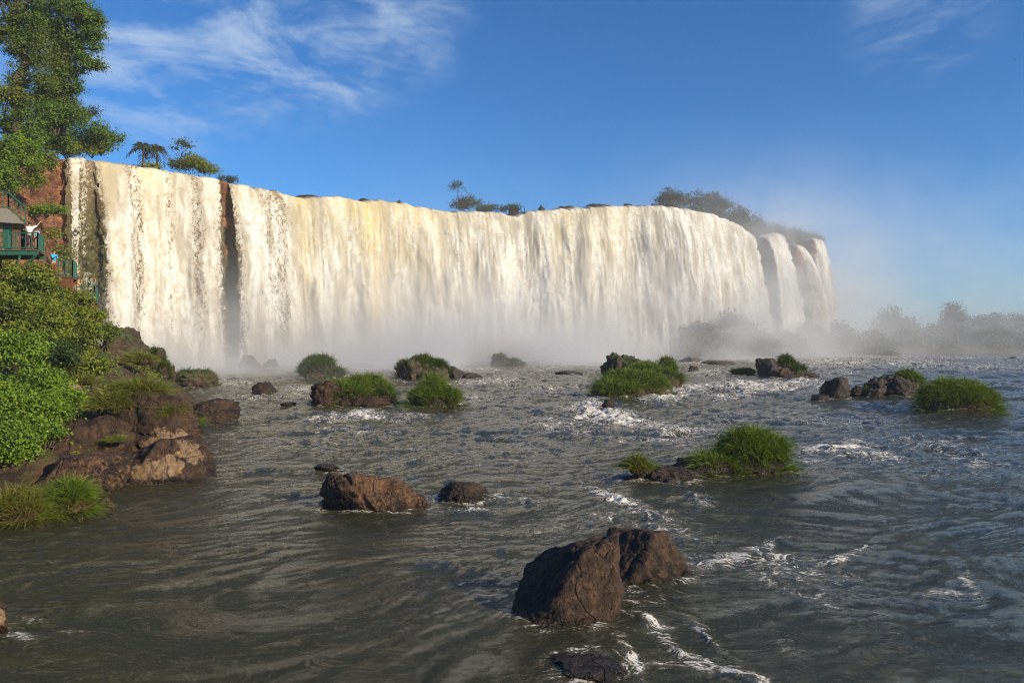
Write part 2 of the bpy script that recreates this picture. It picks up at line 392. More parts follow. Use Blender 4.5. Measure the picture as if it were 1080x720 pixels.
    o = mesh('waterfall', v3.reshape(-1, 3), fa[:, ::-1], M['falls'], attrs={'flow': flow.reshape(-1, 3), 'cover': cover.ravel(), 'amber': np.clip(am, 0, 1).ravel(), 'mossy': (mo + 0 * v).ravel(), 'veil': (ve + 0 * v).ravel()})
    return tag(o, label, 'waterfall', 'curtains of the falls', 'structure')
curtain(67, 104, 'thin dark veil of water over mossy rock beside the red cliff', throw=0.5)
curtain(95, 233, 'cream curtain with dark flecks between the mossy veil and the bare rock rib', throw=1.0)
curtain(238, 794, 'widest thundering curtain, white and amber, filling the middle of the falls', throw=1.2, flare=3.5)
curtain(804, 824, 'narrow white fall just past the dark gap in the cliff', spread=4.0, throw=2.0, reach=1.5, ragged=.8)
curtain(833, 846, 'slim misty fall second from the far end of the cliff', spread=3.6, throw=2.0, reach=1.5, ragged=.8)
curtain(854, 867, 'last faint fall at the far end of the cliff', spread=2.6, throw=1.4, reach=1.5, ragged=.8)

# ------------------------------------------------------------------ rocks
WET = []        # what stands in the river: x, y, half width, half depth
_ico = {}
def ico(sub):
    if sub not in _ico:
        bm = bmesh.new(); bmesh.ops.create_icosphere(bm, subdivisions=sub, radius=1.0)
        v = np.array([q.co[:] for q in bm.verts]); f = np.array([[q.index for q in fc.verts] for fc in bm.faces]); bm.free()
        _ico[sub] = (v / np.linalg.norm(v, axis=1)[:, None], f)
    return _ico[sub]

def rock_shape(w, dp, hgt, seed, sub=5, bury=0.45, lean=(0, 0), jag=1.0, nplane=15, facets=None):
    d, f = ico(sub); r = np.random.default_rng(seed)
    n = r.normal(size=(nplane, 3)); n /= np.linalg.norm(n, axis=1)[:, None]
    n = np.concatenate([n, [[0, 0, 1], [.6, -.6, .5], [-.7, -.3, .6]]]); n /= np.linalg.norm(n, axis=1)[:, None]
    hh = np.concatenate([r.uniform(0.55, 0.95, nplane), [0.8, .75, .75]])
    if facets:
        k = r.normal(size=(5, 3)); k /= np.linalg.norm(k, axis=1)[:, None]
        fn = np.array([q_[:3] for q_ in facets], float); fn /= np.linalg.norm(fn, axis=1)[:, None]
        n = np.concatenate([fn, k, [[0, 0, -1.]]]); hh = np.concatenate([[q_[3] for q_ in facets], r.uniform(.85, 1.0, 5), [.9]])
    c = d @ n.T
    q = np.where(c > 0.05, hh / np.maximum(c, 0.05), 9.0)
    rad = -np.log(np.exp(-34 * np.minimum(q, 3)).sum(1)) / 34
    rad = np.minimum(rad, 1.3)
    p = d * rad[:, None]
    s = seed * 1.7
    b = p * np.array([w, dp, hgt * 1.6]) / 2 / max(w, hgt) * 2.6
    disp = 0.12 * fbm(b[:, 0] * 1.1 + s, b[:, 1] * 1.1, b[:, 2] * 1.1, 81, 6, 0.6)
    disp -= 0.10 * np.clip(1 - np.abs(noise(b[:, 0] * 1.3 + s, b[:, 1] * 1.3, b[:, 2] * 2.4, 83)) * 7, 0, 1)
    disp += 0.07 * np.abs(fbm(b[:, 0] * 3.5 + s, b[:, 1] * 3.5, b[:, 2] * 4.5, 85, 4, .6)) - 0.05 * np.clip(1 - np.abs(noise(b[:, 0] * .8 - s, b[:, 1] * .8 + b[:, 2] * .9, b[:, 2] * .4, 87)) * 14, 0, 1)
    p = p * (1 + jag * disp)[:, None]
    lo, hi = p[:, 2].min(), p[:, 2].max()
    cut = lo + (hi - lo) * bury
    up = p[:, 2] > cut
    x0, x1 = p[up, 0].min(), p[up, 0].max(); y0, y1 = p[up, 1].min(), p[up, 1].max()
    out = np.empty_like(p)
    out[:, 0] = (p[:, 0] - (x0 + x1) / 2) / (x1 - x0) * w
    out[:, 1] = (p[:, 1] - (y0 + y1) / 2) / (y1 - y0) * dp
    out[:, 2] = (p[:, 2] - cut) / (hi - cut) * hgt
    out[:, 2] = np.where(out[:, 2] < 0, np.maximum(out[:, 2], -1.0 - 0.1 * hgt), out[:, 2])
    out[:, 0] += lean[0] * np.maximum(out[:, 2], 0); out[:, 1] += lean[1] * np.maximum(out[:, 2], 0)
    return out, f

def boulder(label, px, top, wpx, base=None, Y=None, zb=0.0, dep=0.8, mat='rock_brown', seed=1, sub=4, lean=(0, 0), lichen=None, group=None, parent=None, name='boulder', jag=1.0, rz=0.0, planes=15, facets=None):
    if Y is None:
        Y = Yw(base); Y = Y + 0.5 * dep * wpx / F * Y
    w = wpx / F * Y; x = (px - 540) / F * Y
    h = HC + (HZ - top) / F * Y - zb
    if zb <= .05: WET.append((x, Y, w / 2, w * dep / 2))
    v, f = rock_shape(w, w * dep, max(h, 0.05), seed, sub, lean=lean, jag=jag, nplane=planes, facets=facets)
    if rz:
        c, s = math.cos(rz), math.sin(rz); v = v @ np.array([[c, s, 0], [-s, c, 0], [0, 0, 1]])
    at = None
    if lichen:
        a = np.zeros(len(v))
        for (lx, ly, lz, lr) in lichen:
            q = np.stack([v[:, 0] / w * 2 - lx, v[:, 1] / (w * dep) * 2 - ly, v[:, 2] / h - lz], 1)
            a = np.maximum(a, 1.2 * np.exp(-(q ** 2).sum(1) / lr ** 2))
        at = {'lichen': a}
    loc = np.array([x, Y, zb])
    if parent is not None:
        loc = loc - np.array(parent.location)
    o = mesh(name, v, f, M[mat], parent, attrs=at, loc=loc)
    if parent is None: tag(o, label, 'boulder', group)
    return o

GR = 'boulders standing in the river'
boulder('large dark brown boulder, taller half of the closest pair in the river', 601, 569, 124, base=664, dep=.8, seed=21, sub=6, mat='rock_brown', group=GR, lean=(0.2, 0.15), jag=.55, facets=[(.3, -.8, .5, .58), (-.2, .1, 1, .70), (-.8, -.3, .75, .5), (.95, -.15, .25, .72), (-.5, -.8, .45, .68), (.1, .9, .3, .8), (.5, -.6, -.1, .85)])
boulder('smooth brown boulder with a pale spot, touching the largest one', 679, 558, 98, base=618, dep=1.0, seed=34, sub=6, mat='rock_brown', group=GR, lichen=[(.35, -.75, .6, .14)], jag=.5, facets=[(-.55, -.4, .75, .56), (.5, -.7, .5, .6), (.1, .3, 1, .74), (.9, .2, .35, .7), (-.95, .1, .2, .8), (0, 1, .3, .85), (.2, -.95, .1, .78)])
boulder('angular brown boulder alone in mid river with a sunlit flank', 397, 495, 118, base=541, dep=.75, seed=52, sub=6, mat='rock_tan', group=GR, lean=(-.1, 0), planes=11, jag=1.15)
boulder('low dark boulder with foam around it beside the angular brown one', 488, 508, 52, base=528, dep=.9, seed=61, sub=5, mat='rock_dark', group=GR)
boulder('nearly drowned dark rock upstream of the angular brown boulder', 345, 489, 28, base=497, dep=.9, seed=62, mat='rock_dark', group=GR)
boulder('wet black rock barely breaking the surface in front of the closest pair', 622, 694, 84, base=722, dep=.8, seed=63, sub=5, mat='rock_dark', group=GR)
boulder('small dark pointed rock near the mossy islet by the bank', 279, 402, 28, base=417, dep=.9, seed=64, mat='rock_dark', group=GR)
boulder('round topped grey rock beside the split grey outcrop', 886, 397, 24, base=419, dep=.9, seed=71, mat='rock_grey', group=GR)
boulder('low grey rock huddled against the round topped grey one', 874, 401, 18, base=418, dep=.9, seed=72, mat='rock_grey', group=GR)
boulder('flat black rock awash below the round topped grey one', 867, 416, 22, base=421.5, dep=.9, seed=73, mat='rock_dark', group=GR)
boulder('broad grey rock awash beyond the large grass mound', 727, 376, 26, base=383.5, dep=.9, seed=74, mat='rock_grey', group=GR)
boulder('small brown rock in white water beyond the large grass mound', 731, 385, 12, base=392, dep=.9, seed=75, mat='rock_brown', group=GR)
boulder('long low rock ledge in white water before the misty bank', 757, 380, 40, base=385.5, dep=.6, seed=76, mat='rock_grey', group=GR)
boulder('dark low rock at the foot of the leaning grassy outcrop', 853, 393, 22, base=398.5, dep=.8, seed=77, mat='rock_dark', group=GR)
boulder('small rock beside the domed hazy islet', 482, 386, 24, base=400, dep=.9, seed=78, mat='rock_grey', group=GR)
boulder('low rock in the foam past the domed hazy islet', 500, 393, 22, base=400, dep=.8, seed=79, mat='rock_grey', group=GR)
boulder('lone dark rock in the far rapids below the misty trees', 1068, 376, 10, base=379.5, dep=.8, seed=80, mat='rock_dark', group=GR)
boulder('low drowned rock in the far channel before the mist', 600, 391, 30, base=395.5, dep=.6, seed=86, mat='rock_grey', group=GR)
boulder('dark rock in the foam by the low grass mound', 302, 424, 18, base=428, dep=.8, seed=87, mat='rock_dark', group=GR)
boulder('wet rock emerging at the foot of the main curtain', 262, 374, 26, Y=99, dep=.9, seed=88, mat='rock_dark', group=GR)
boulder('smaller wet rock at the foot of the main curtain', 286, 378, 18, Y=101, dep=.9, seed=93, mat='rock_dark', group=GR)
boulder('brown rock with rusty top cut by the edge of the frame', -8, 614, 34, base=668, dep=.8, seed=89, sub=5, mat='rock_brown', group=GR, lichen=[(.8, -.3, .4, .3)])
boulder('little dark rock at the islet edge under dripping grass', 641, 421, 14, base=431, dep=.8, seed=94, mat='rock_dark', group=GR)

GB = 'boulders along the near bank'
boulder('big grassy topped boulder with a pale slanting band on the near bank', 160, 409, 128, Y=31, zb=-.1, dep=.75, seed=101, sub=6, mat='rock_brown', group=GB, lichen=[(.25, -.95, .12, .42), (.7, -.6, .1, .4), (-.2, -.95, .0, .3), (.45, -.8, .35, .22)], lean=(-.05, .15))
boulder('long flat boulder with yellow and cream patches at the water edge', 168, 459, 112, base=510, dep=.7, seed=103, sub=6, mat='rock_brown', group=GB, lichen=[(.45, -.8, .4, .4), (.75, -.3, .7, .4), (.05, -.95, .3, .3)], lean=(0, .25), jag=.8)
boulder('dark cleft boulder behind the flat patched one', 96, 437, 82, Y=28, zb=.2, dep=.8, seed=105, sub=5, mat='rock_brown', group=GB)
boulder('smooth brown slab above the grass tufts', 80, 478, 112, Y=23.6, zb=0, dep=.6, seed=107, sub=5, mat='rock_tan', group=GB, jag=.7)
boulder('low brown ledge under the grass tufts at the water edge', 68, 520, 110, Y=20.6, zb=-.05, dep=.5, seed=109, sub=5, mat='rock_tan', group=GB, jag=.7)
boulder('wedge shaped brown boulder reaching into the river past the grassy one', 222, 421, 62, base=448, dep=1.0, seed=111, sub=5, mat='rock_brown', group=GB)
boulder('dark block under the bright shrubs', 48, 452, 56, Y=25.5, zb=.3, dep=.8, seed=113, sub=4, mat='rock_brown', group=GB)
boulder('pale broken rock on the earthy slope', 76, 403, 22, Y=33, zb=2.2, dep=.8, seed=115, sub=4, mat='rock_tan', group=GB, lichen=[(.2, -.4, .6, 1.0)])
boulder('brown rock face below the overgrown bank crest', 128, 344, 52, Y=54, zb=2.2, dep=.9, seed=117, sub=5, mat='rock_moss', group=GB)
boulder('brown rounded rock on the slope above the grassy boulder', 112, 372, 62, Y=43, zb=1.5, dep=.8, seed=119, sub=5, mat='rock_moss', group=GB)

# ------------------------------------------------------------------ grass
def blades(root, dirv, length, width, droop, tint, segs=4, seed=0):
    n = len(root); r = np.random.default_rng(seed + 900)
    side = np.cross(dirv, r.normal(size=(n, 3))); side /= np.linalg.norm(side, axis=1)[:, None] + 1e-9
    tt = np.linspace(0, 1, segs + 1)
    V = np.empty((n, segs + 1, 2, 3)); A = np.empty((n, segs + 1, 2))
    horiz = dirv.copy(); horiz[:, 2] = 0
    for i, q in enumerate(tt):
        c = root + dirv * (length * q)[:, None]
        c = c + horiz * (droop * length * q ** 2 * 0.55)[:, None]
        c[:, 2] -= droop * length * q ** 2.2 * 0.75
        wv = side * (width * (1 - 0.9 * q ** 1.6) * 0.5)[:, None]
        V[:, i, 0] = c - wv; V[:, i, 1] = c + wv; A[:, i] = q
    b = np.arange(n)[:, None] * (segs + 1) * 2 + np.arange(segs)[None] * 2
    f = np.stack([b, b + 1, b + 3, b + 2], -1).reshape(-1, 4)
    T = np.repeat(tint, (segs + 1) * 2)
    return V.reshape(-1, 3), f, {'along': A.ravel(), 'tint': T}

def mound_height(x, y, lobes):
    h = np.full_like(x, -0.8)
    for (lx, ly, rx, ry_, hz) in lobes:
        q = 1 - ((x - lx) / rx) ** 2 - ((y - ly) / ry_) ** 2
        h = np.maximum(h, np.where(q > 0, hz * np.sqrt(np.maximum(q, 0)) ** 0.8, -0.8))
    return h

def grass_on(name, lobes, n, L, wid, mat, parent, seed, ring=1.0, up=0.9, fluff=0.25, dry=0.0):
    r = np.random.default_rng(seed); per = 40; nt = max(n // per, 6)
    A = np.array([max(l[2] * l[3], 0.05) + 0.6 * l[4] * (l[2] + l[3]) for l in lobes]); pick = r.choice(len(lobes), nt, p=A / A.sum())
    lob = np.array(lobes)[pick]
    ang = r.uniform(0, 2 * np.pi, nt); rr = np.clip(r.uniform(0, 1, nt) ** 0.42, 0, 0.99) * ring
    tx_ = lob[:, 0] + lob[:, 2] * rr * np.cos(ang); ty_ = lob[:, 1] + lob[:, 3] * rr * np.sin(ang)
    cl = noise(tx_ * 1.1 / L + seed, ty_ * 1.1 / L, 0, 91) * .7 + r.normal(size=nt) * .35
    td = np.stack([np.cos(ang) * rr ** 2 * 0.7, np.sin(ang) * rr ** 2 * 0.7, np.full(nt, up)], 1) + r.normal(size=(nt, 3)) * .12
    tl_ = L * np.clip(.85 + .45 * cl, .4, 1.6)
    i = np.repeat(np.arange(nt), per); n = len(i)
    o2 = r.normal(size=(n, 3)); o2[:, 2] = 0
    x = tx_[i] + o2[:, 0] * .13 * L; y = ty_[i] + o2[:, 1] * .13 * L
    z = np.maximum(mound_height(x, y, lobes), 0.02) - 0.05
    dirv = td[i] + o2 * (.22 + fluff * .5) + r.normal(size=(n, 3)) * fluff * .3
    dirv[:, 2] = np.abs(dirv[:, 2]) + 0.1
    dirv /= np.linalg.norm(dirv, axis=1)[:, None]
    ln = tl_[i] * r.uniform(0.5, 1.15, n)
    tint = np.clip(0.42 + 0.30 * cl[i] + r.normal(size=n) * 0.22 + dry, 0, 1)
    v, f, at = blades(np.stack([x, y, z], 1), dirv, ln, wid * r.uniform(0.7, 1.3, n), r.uniform(0.3, 1.25, n), tint, 4, seed)
    return mesh(name, v, f, M[mat], parent, smooth=False, attrs=at)

GI = 'grassy islets in the river'
def islet(label, Y, lobes_px, L, n, wid, mat='grass', seed=1, rocks=(), rockmat='rock_moss', dry=0.0, core=0.5, fluff=0.25, group=GI):
    """lobes_px: (px, top row, half width px, half depth / half width)"""
    x0 = np.mean([l[0] for l in lobes_px]); X0 = (x0 - 540) / F * Y
    root = empty('grassy_islet', (X0, Y, 0)); tag(root, label, 'islet', group)
    lobes = []
    for l in lobes_px:
        px, top, hw, dk = l[:4]; dy = l[4] if len(l) > 4 else 0.0
        Yl = Y + dy
        hz = max(HC + (HZ - top) / F * Yl - L * core, 0.12)
        rx = max(hw / F * Yl - L * 0.35, 0.15)
        lobes.append(((px - 540) / F * Yl - X0, dy, rx, rx * dk, hz)); WET.append(((px - 540) / F * Yl, Yl, rx, rx * dk))
    xs0 = min(l[0] - l[2] for l in lobes) - .3; xs1 = max(l[0] + l[2] for l in lobes) + .3
    ys0 = min(l[1] - l[3] for l in lobes) - .3; ys1 = max(l[1] + l[3] for l in lobes) + .3
    gx, gyy = np.meshgrid(np.linspace(xs0, xs1, 90), np.linspace(ys0, ys1, 70), indexing='ij')
    hh = mound_height(gx, gyy, [(a, b, c * .92, d * .92, e * .95) for a, b, c, d, e in lobes])
    hh = hh + 0.10 * fbm(gx * 1.3 + seed, gyy * 1.3, 0, 95, 4) * (hh > -.5) - 0.05
    mesh('ground_mound', np.stack([gx, gyy, hh], -1).reshape(-1, 3), grid_faces(90, 70)[:, ::-1], M[rockmat], root)
    grass_on('grass', lobes, n, L, wid, mat, root, seed, dry=dry, fluff=fluff)
    for k, (px, top, wpx, dep, dy, rm) in enumerate(rocks):
        boulder(None, px, top, wpx, Y=Y + dy, dep=dep, mat=rm, seed=seed * 7 + k + 300, sub=5, parent=root, name='rock', planes=60, jag=1.9)
    return root

islet('tall bright green grass clump on a dark ledge in mid river', 27, [(792, 446, 40, .7, 0), (752, 470, 32, .7, -.7), (815, 455, 22, .8, -.2)], .85, 7500, .026, seed=201,
      rocks=[(696, 490, 78, .8, -1.9, 'rock_dark'), (734, 482, 58, .8, -.6, 'rock_dark'), (785, 488, 96, .5, -.4, 'rock_dark')], rockmat='rock_dark')
def tuft(label, px, py_base, hw, hgt_px, Y, z, L, n, wid, mat, seed, dry=0.0, fluff=0.3, group='grass tufts'):
    x = (px - 540) / F * Y
    root = empty('grass_tuft', (x, Y, z)); tag(root, label, 'grass tuft', group)
    r = hw / F * Y; hz = hgt_px / F * Y
    lob = [(0, 0, max(r - L * .4, .12), max(r - L * .4, .12) * .8, max(hz - L * .75, .05))]
    d, f = ico(4); q = d * np.array([lob[0][2] * 1.02, lob[0][3] * 1.02, lob[0][4] * .95]); q[:, 2] = np.maximum(q[:, 2], -.3)
    mesh('root_mound', q * (1 + .08 * noise(d[:, 0] * 3 + seed, d[:, 1] * 3, d[:, 2] * 3))[:, None], f, M['soil'], root)
    grass_on('grass', lob, n, L, wid, mat, root, seed, dry=dry, fluff=fluff)
    return root
tuft('little grass tuft with rusty roots on a black rock tip', 671, 494, 15, 22, 24.9, .42, .6, 900, .024, 'grass_dry', 205, -.15)
islet('bushy round grass mound standing alone in dark water', 47.5, [(1010, 396, 41, .75, 0), (1030, 405, 24, .8, -.6), (990, 402, 24, .8, -.4)], 1.0, 8500, .04, seed=207)
islet('split grey outcrop with grass on its far side', 59, [(958, 387, 19, .8, 0), (915, 404, 8, .9, -1)], .9, 1800, .05, seed=209,
      rocks=[(938, 393, 50, .6, .2, 'rock_grey'), (925, 398, 34, .8, -1.0, 'rock_grey'), (950, 399, 40, .7, -1.4, 'rock_grey'), (905, 406, 16, .9, -.8, 'rock_dark')])
islet('leaning outcrop with hanging roots and grass in the rapids', 83, [(838, 380, 18, .8, 0), (830, 372, 12, .8, .4)], 1.1, 1700, .07, mat='grass_dark', seed=211,
      rocks=[(815, 377, 34, .9, 0, 'rock_grey'), (826, 372, 22, .9, .6, 'rock_moss'), (826, 387, 28, .7, -2, 'rock_brown')])
islet('low flat topped dark grass mound beside the leaning outcrop', 86, [(784, 386, 15, .9, 0)], .8, 1100, .07, mat='grass_dark', seed=213)
islet('largest sprawling grass mound with a rounded grey rock behind', 62, [(704, 372, 15, 1.0, 7), (680, 377, 22, .9, 5), (668, 386, 42, .7, -2), (640, 402, 22, .8, -4.5), (700, 385, 26, .7, 2), (655, 396, 34, .7, -4), (684, 380, 20, .8, 3)], 1.1, 11500, .05, seed=215, dry=.06,
      rocks=[(656, 371, 46, 1.0, 9, 'rock_moss')])
islet('grass mound with a bare brown face on one end', 50.5, [(352, 396, 26, .7, 1), (385, 391, 30, .8, 1), (406, 401, 16, .9, .4), (366, 399, 26, .6, -.4)], 1.0, 6500, .042, seed=217, dry=.07,
      rocks=[(346, 401, 38, .8, -.6, 'rock_brown'), (382, 417, 60, .5, -.8, 'rock_brown')], rockmat='rock_dark')
islet('peaked dark green islet behind the bare faced grass mound', 80, [(336, 371, 22, .8, 0), (352, 384, 16, .8, 0), (324, 381, 12, .9, 0)], 1.0, 3800, .06, mat='grass_dark', seed=219, rocks=[(330, 384, 30, .8, -.4, 'rock_moss')])
islet('small double grass clump before the domed hazy islet', 50, [(457, 393, 19, .9, .4), (440, 406, 13, .9, -.2), (476, 406, 15, .9, -.2), (457, 405, 20, .7, -.5)], 1.0, 5200, .042, seed=221, rockmat='rock_dark')
islet('domed hazy islet of brown rock and thin grass', 78, [(445, 371, 22, .8, 0), (428, 376, 14, .8, 0), (462, 376, 16, .8, 0)], 1.0, 3200, .06, mat='grass_dark', seed=223, rocks=[(434, 377, 34, .8, -1.2, 'rock_moss'), (455, 383, 40, .7, -1.2, 'rock_moss')])
islet('slanting hazy islet nearest the foot of the falls', 104, [(526, 369, 12, .9, 0), (540, 376, 15, .9, 0)], 1.0, 1500, .08, mat='grass_dark', seed=225)
islet('mossy flat topped rock islet off the near bank', 68, [(205, 386, 24, .8, 0), (190, 390, 12, .9, 0), (218, 387, 12, .9, 0)], .9, 2600, .055, mat='grass_dark', seed=227, rocks=[(207, 389, 46, .8, -.6, 'rock_moss')])
islet('mossy block with a grass cap at the end of the near bank', 58, [(163, 362, 18, .9, 0), (172, 372, 12, .9, -.6)], .9, 1900, .05, mat='grass_dark', seed=229, rocks=[(163, 366, 38, .9, -.5, 'rock_moss')])
islet('small pale bush topped rock in the far rapids', 150, [(937, 369, 8, .9, 0), (944, 371, 6, .9, 0)], 1.2, 1400, .13, mat='grass_dark', seed=231)
islet('misty grass hummock before the far bank', 128, [(728, 362, 9, .9, 0), (734, 367, 8, .9, 0)], 1.2, 1400, .11, mat='grass_dark', seed=233)

GT = 'grass tufts on the near bank'
tuft('dense rounded tuft at the water edge, greener of the closest two', 72, 553, 30, 47, 20.2, .1, .75, 3600, .02, 'grass', 241, .05, .35, GT)
tuft('drier tuft with rusty skirt at the water edge', 20, 556, 34, 44, 19.6, .05, .7, 3200, .02, 'grass_dry', 243, .1, .35, GT)
tuft('tall bright tuft crowning the big bank boulder', 148, 402, 32, 26, 31.5, 2.35, .9, 2600, .028, 'grass_dry', 245, -.2, .3, GT)
tuft('straggling tuft on the shoulder of the big bank boulder', 118, 418, 24, 26, 30.5, 1.9, .9, 1500, .028, 'grass_dry', 247, 0, .35, GT)
tuft('thin tuft trailing down the river side of the big bank boulder', 182, 425, 18, 18, 30.8, 1.6, .7, 900, .026, 'grass_dry', 249, -.1, .35, GT)
tuft('small tuft low on the big bank boulder by the wedge rock', 204, 442, 9, 14, 32, 1.0, .55, 400, .026, 'grass', 251, 0, .3, GT)
tuft('shaggy tuft on the earthy slope under the crest', 150, 372, 16, 16, 50, 3.0, 1.0, 900, .045, 'grass_dry', 253, -.1, .35, GT)
tuft('low tuft where two bank boulders meet', 124, 452, 14, 10, 27.5, .95, .5, 500, .024, 'grass_dry', 255, -.1, .35, GT)
tuft('yellowish tuft halfway up the earthy slope', 88, 402, 18, 16, 35, 2.6, .8, 800, .03, 'grass_dry', 257, .0, .35, GT)

# ------------------------------------------------------------------ river
NC, NR = 860, 900
tanx = np.linspace(-1.25, 1.25, NC)
# more columns inside the field of view
tanx = np.sign(tanx) * np.abs(tanx / 1.25) ** 1.35 * 1.25
ry = 5.5 * np.exp(np.linspace(0, math.log(215 / 5.5), NR))
RY, RT = np.meshgrid(ry, tanx, indexing='ij')
RX = RY * RT
PXg = 540 + RT * F; PYg = HZ + HC * F / RY
# white water: rough ellipses in plan, given by the row/column at which the photograph shows them
FOAM = [ # px, py, half width px, half height px, strength, slope
 (775, 592, 55, 7, .95, -.06), (800, 577, 26, 5, .8, -.3), (825, 600, 60, 12, .55, .2), (880, 588, 28, 5, .75, -.3), (812, 612, 34, 4, .55, .5), (860, 630, 40, 10, .3, .5),
 (690, 660, 20, 9, .8, .7), (720, 684, 36, 7, .9, .65), (765, 704, 40, 7, .9, .5), (730, 655, 28, 6, .45, .6), (670, 706, 14, 16, .9, 1.2), (800, 716, 30, 8, .7, .5), (745, 668, 24, 3, .7, .6),
 (650, 527, 30, 6, .95, .3), (690, 545, 35, 6, .6, .2), (640, 545, 40, 6, .45, 0), (740, 527, 14, 4, .55, .4), (590, 560, 60, 10, .25, 0), (700, 560, 60, 8, .4, .15),
 (640, 440, 45, 8, .95, .12), (620, 428, 20, 6, .9, 0), (600, 448, 60, 8, .55, 0), (710, 452, 55, 7, .7, .1), (690, 465, 50, 5, .5, 0),
 (730, 411, 34, 5, 1.0, -.05), (800, 408, 50, 6, .95, 0), (850, 405, 30, 4, .8, 0), (770, 418, 40, 4, .5, 0), (700, 420, 26, 5, .8, 0),
 (880, 473, 44, 5, 1.0, -.05), (920, 482, 40, 6, .75, .05), (850, 487, 16, 4, .6, 0), (990, 470, 60, 10, .42, .1), (1030, 488, 40, 8, .5, .15), (1000, 500, 60, 8, .25, .1),
 (385, 436, 22, 5, .95, 0), (350, 440, 40, 5, .55, 0), (430, 440, 40, 5, .5, 0), (320, 412, 22, 5, .8, 0), (330, 418, 34, 4, .5, 0), (240, 405, 40, 5, .6, 0), (270, 420, 34, 5, .6, 0), (245, 440, 16, 4, .7, 0),
 (560, 395, 70, 8, .55, 0), (520, 402, 50, 6, .55, 0), (580, 410, 60, 8, .4, 0), (500, 420, 60, 8, .35, 0), (430, 400, 60, 5, .6, 0), (500, 390, 60, 4, .8, 0), (600, 388, 70, 3, .8, 0), (290, 395, 60, 5, .6, 0),
 (745, 393, 40, 5, 1.0, 0), (735, 384, 40, 3, .9, 0), (790, 378, 60, 4, 1.1, 0), (880, 383, 70, 6, 1.15, 0), (960, 384, 80, 6, 1.0, 0), (1040, 388, 70, 5, .9, 0), (1000, 378, 90, 3, .8, 0), (1060, 380, 50, 4, .6, 0), (880, 392, 40, 3, .8, 0), (930, 376, 50, 2, .9, 0),
 (20, 672, 24, 10, .75, .5), (30, 650, 20, 5, .45, .3), (80, 660, 20, 4, .3, 0), (1022, 616, 10, 14, .55, 1.2), (1000, 628, 20, 5, .35, 0), (545, 525, 30, 4, .5, .1), (500, 535, 22, 3, .75, 0), (330, 470, 60, 10, .22, 0), (350, 497, 30, 4, .35, 0),
 (480, 480, 90, 14, .2, 0), (560, 470, 60, 12, .25, 0), (250, 520, 40, 8, .14, 0), (950, 660, 30, 12, .2, .6), (830, 680, 20, 16, .25, 1), (900, 445, 70, 6, .3, 0), (780, 440, 60, 6, .3, 0), (380, 455, 90, 8, .3, 0), (230, 460, 30, 10, .25, 0)]
foam = np.zeros_like(RX)
jx = 10 * noise(RX * 0.9, RY * 0.9, 0, 71); jy = 0.28 * noise(RX * 0.7, RY * 0.7, 0, 72)
for (fx, fy, hw, hh, st, slp) in FOAM:
    dx = (PXg + jx - fx); dy = (PYg - fy - slp * dx) / hh + jy * 2.0
    if fy > 560: hw, hh, st = hw * 1.3, hh * 1.6, st * .86
    foam = np.maximum(foam, st * (1.05 if fy > 460 else 1.12 if fy > 400 else .56) * np.exp(-((dx / hw) ** 2 + dy ** 2) * 0.9))
collar = np.zeros_like(foam); cn = noise(RX * 1.3, RY * 1.3, 2, 65)
for (bx_, by_, bw_, bd_) in WET:
    m = (np.abs(RX - bx_) < bw_ * 3 + 2) & (np.abs(RY - by_) < bd_ * 3 + 2)
    if not m.any(): continue
    qx, qy = RX[m] - bx_, RY[m] - by_
    q = np.hypot(qx / bw_, qy / bd_); gap = (q - 1.0) * min(bw_, bd_)
    ring = np.exp(-(np.clip(gap - .05, 0, None) / (.16 + .05 * bw_)) ** 2) * (.42 + .5 * cn[m])
    tail = np.exp(-((qy - .25 * qx) / (bd_ * .8)) ** 2) * np.exp(-np.clip(qx - bw_, 0, None) / (bw_ * 1.4)) * (qx > bw_ * .4) * (.30 + .5 * cn[m])
    collar[m] = np.maximum(collar[m], np.maximum(ring, tail))
foam = np.maximum(foam, collar * np.interp(RY, [10, 20, 45, 90], [.75, .85, 1.0, .9]))
flowx = RX + 2.2 * noise(RX / 6, RY / 6, 0, 73); flowy = RY + 2.2 * noise(RX / 6, RY / 6, 4, 74) - 0.35 * RX
streak = fbm(flowx / 2.4, flowy / 1.3, 0, 75, 4)
rough = np.interp(RY, [0, 14, 24, 40, 75, 120, 200], [0.7, 0.8, 1.0, 1.5, 2.0, 2.6, 3.0])
foam = foam + np.clip(np.interp(RY, [0, 18, 30, 60, 100, 140, 215], [0.0, 0.02, 0.06, 0.08, 0.09, 0.12, 0.12]) * (0.7 + 1.1 * streak), 0, 0.8)
foam *= np.where(PXg < 330, np.interp(PYg, [360, 430, 520, 640], [1, .8, .35, .8]), 1)
calm = 0.3 + 0.75 * sstep(-.15, .4, noise(RX / 3.4, RY / 4.2, 0, 70) + np.interp(RY, [8, 16, 30], [-.1, 0, .25]))
dz = (0.12 * fbm(flowx / 2.8, flowy / 2.2, 0, 76, 3) + 0.11 * noise(flowx / 6.5, flowy / 4.5, 0, 69)) * rough
dz += 0.030 * fbm(flowx / 0.95, flowy / 0.6, 0, 77, 3) * np.sqrt(rough) * calm * (RY < 120)
rid = 1 - np.abs(fbm(RX / 1.5, RY / 1.0, 0, 78, 3)) * 1.6
dz += np.clip(foam, 0, 1) * (0.22 * rid + 0.26 * fbm(RX / 0.7, RY / 0.6, 0, 79, 4, .6)) * np.interp(RY, [8, 16, 30, 60, 150], [0.28, 0.4, .8, 1.2, 1.9]) * 0.8
edge = np.interp(RY, SH_Y, SH_X)
dz *= sstep(-1.0, 2.0, RX - edge) * 0.8 + 0.2
t = NT('river_water'); p = t.pos(); fo = t.attr('foam')
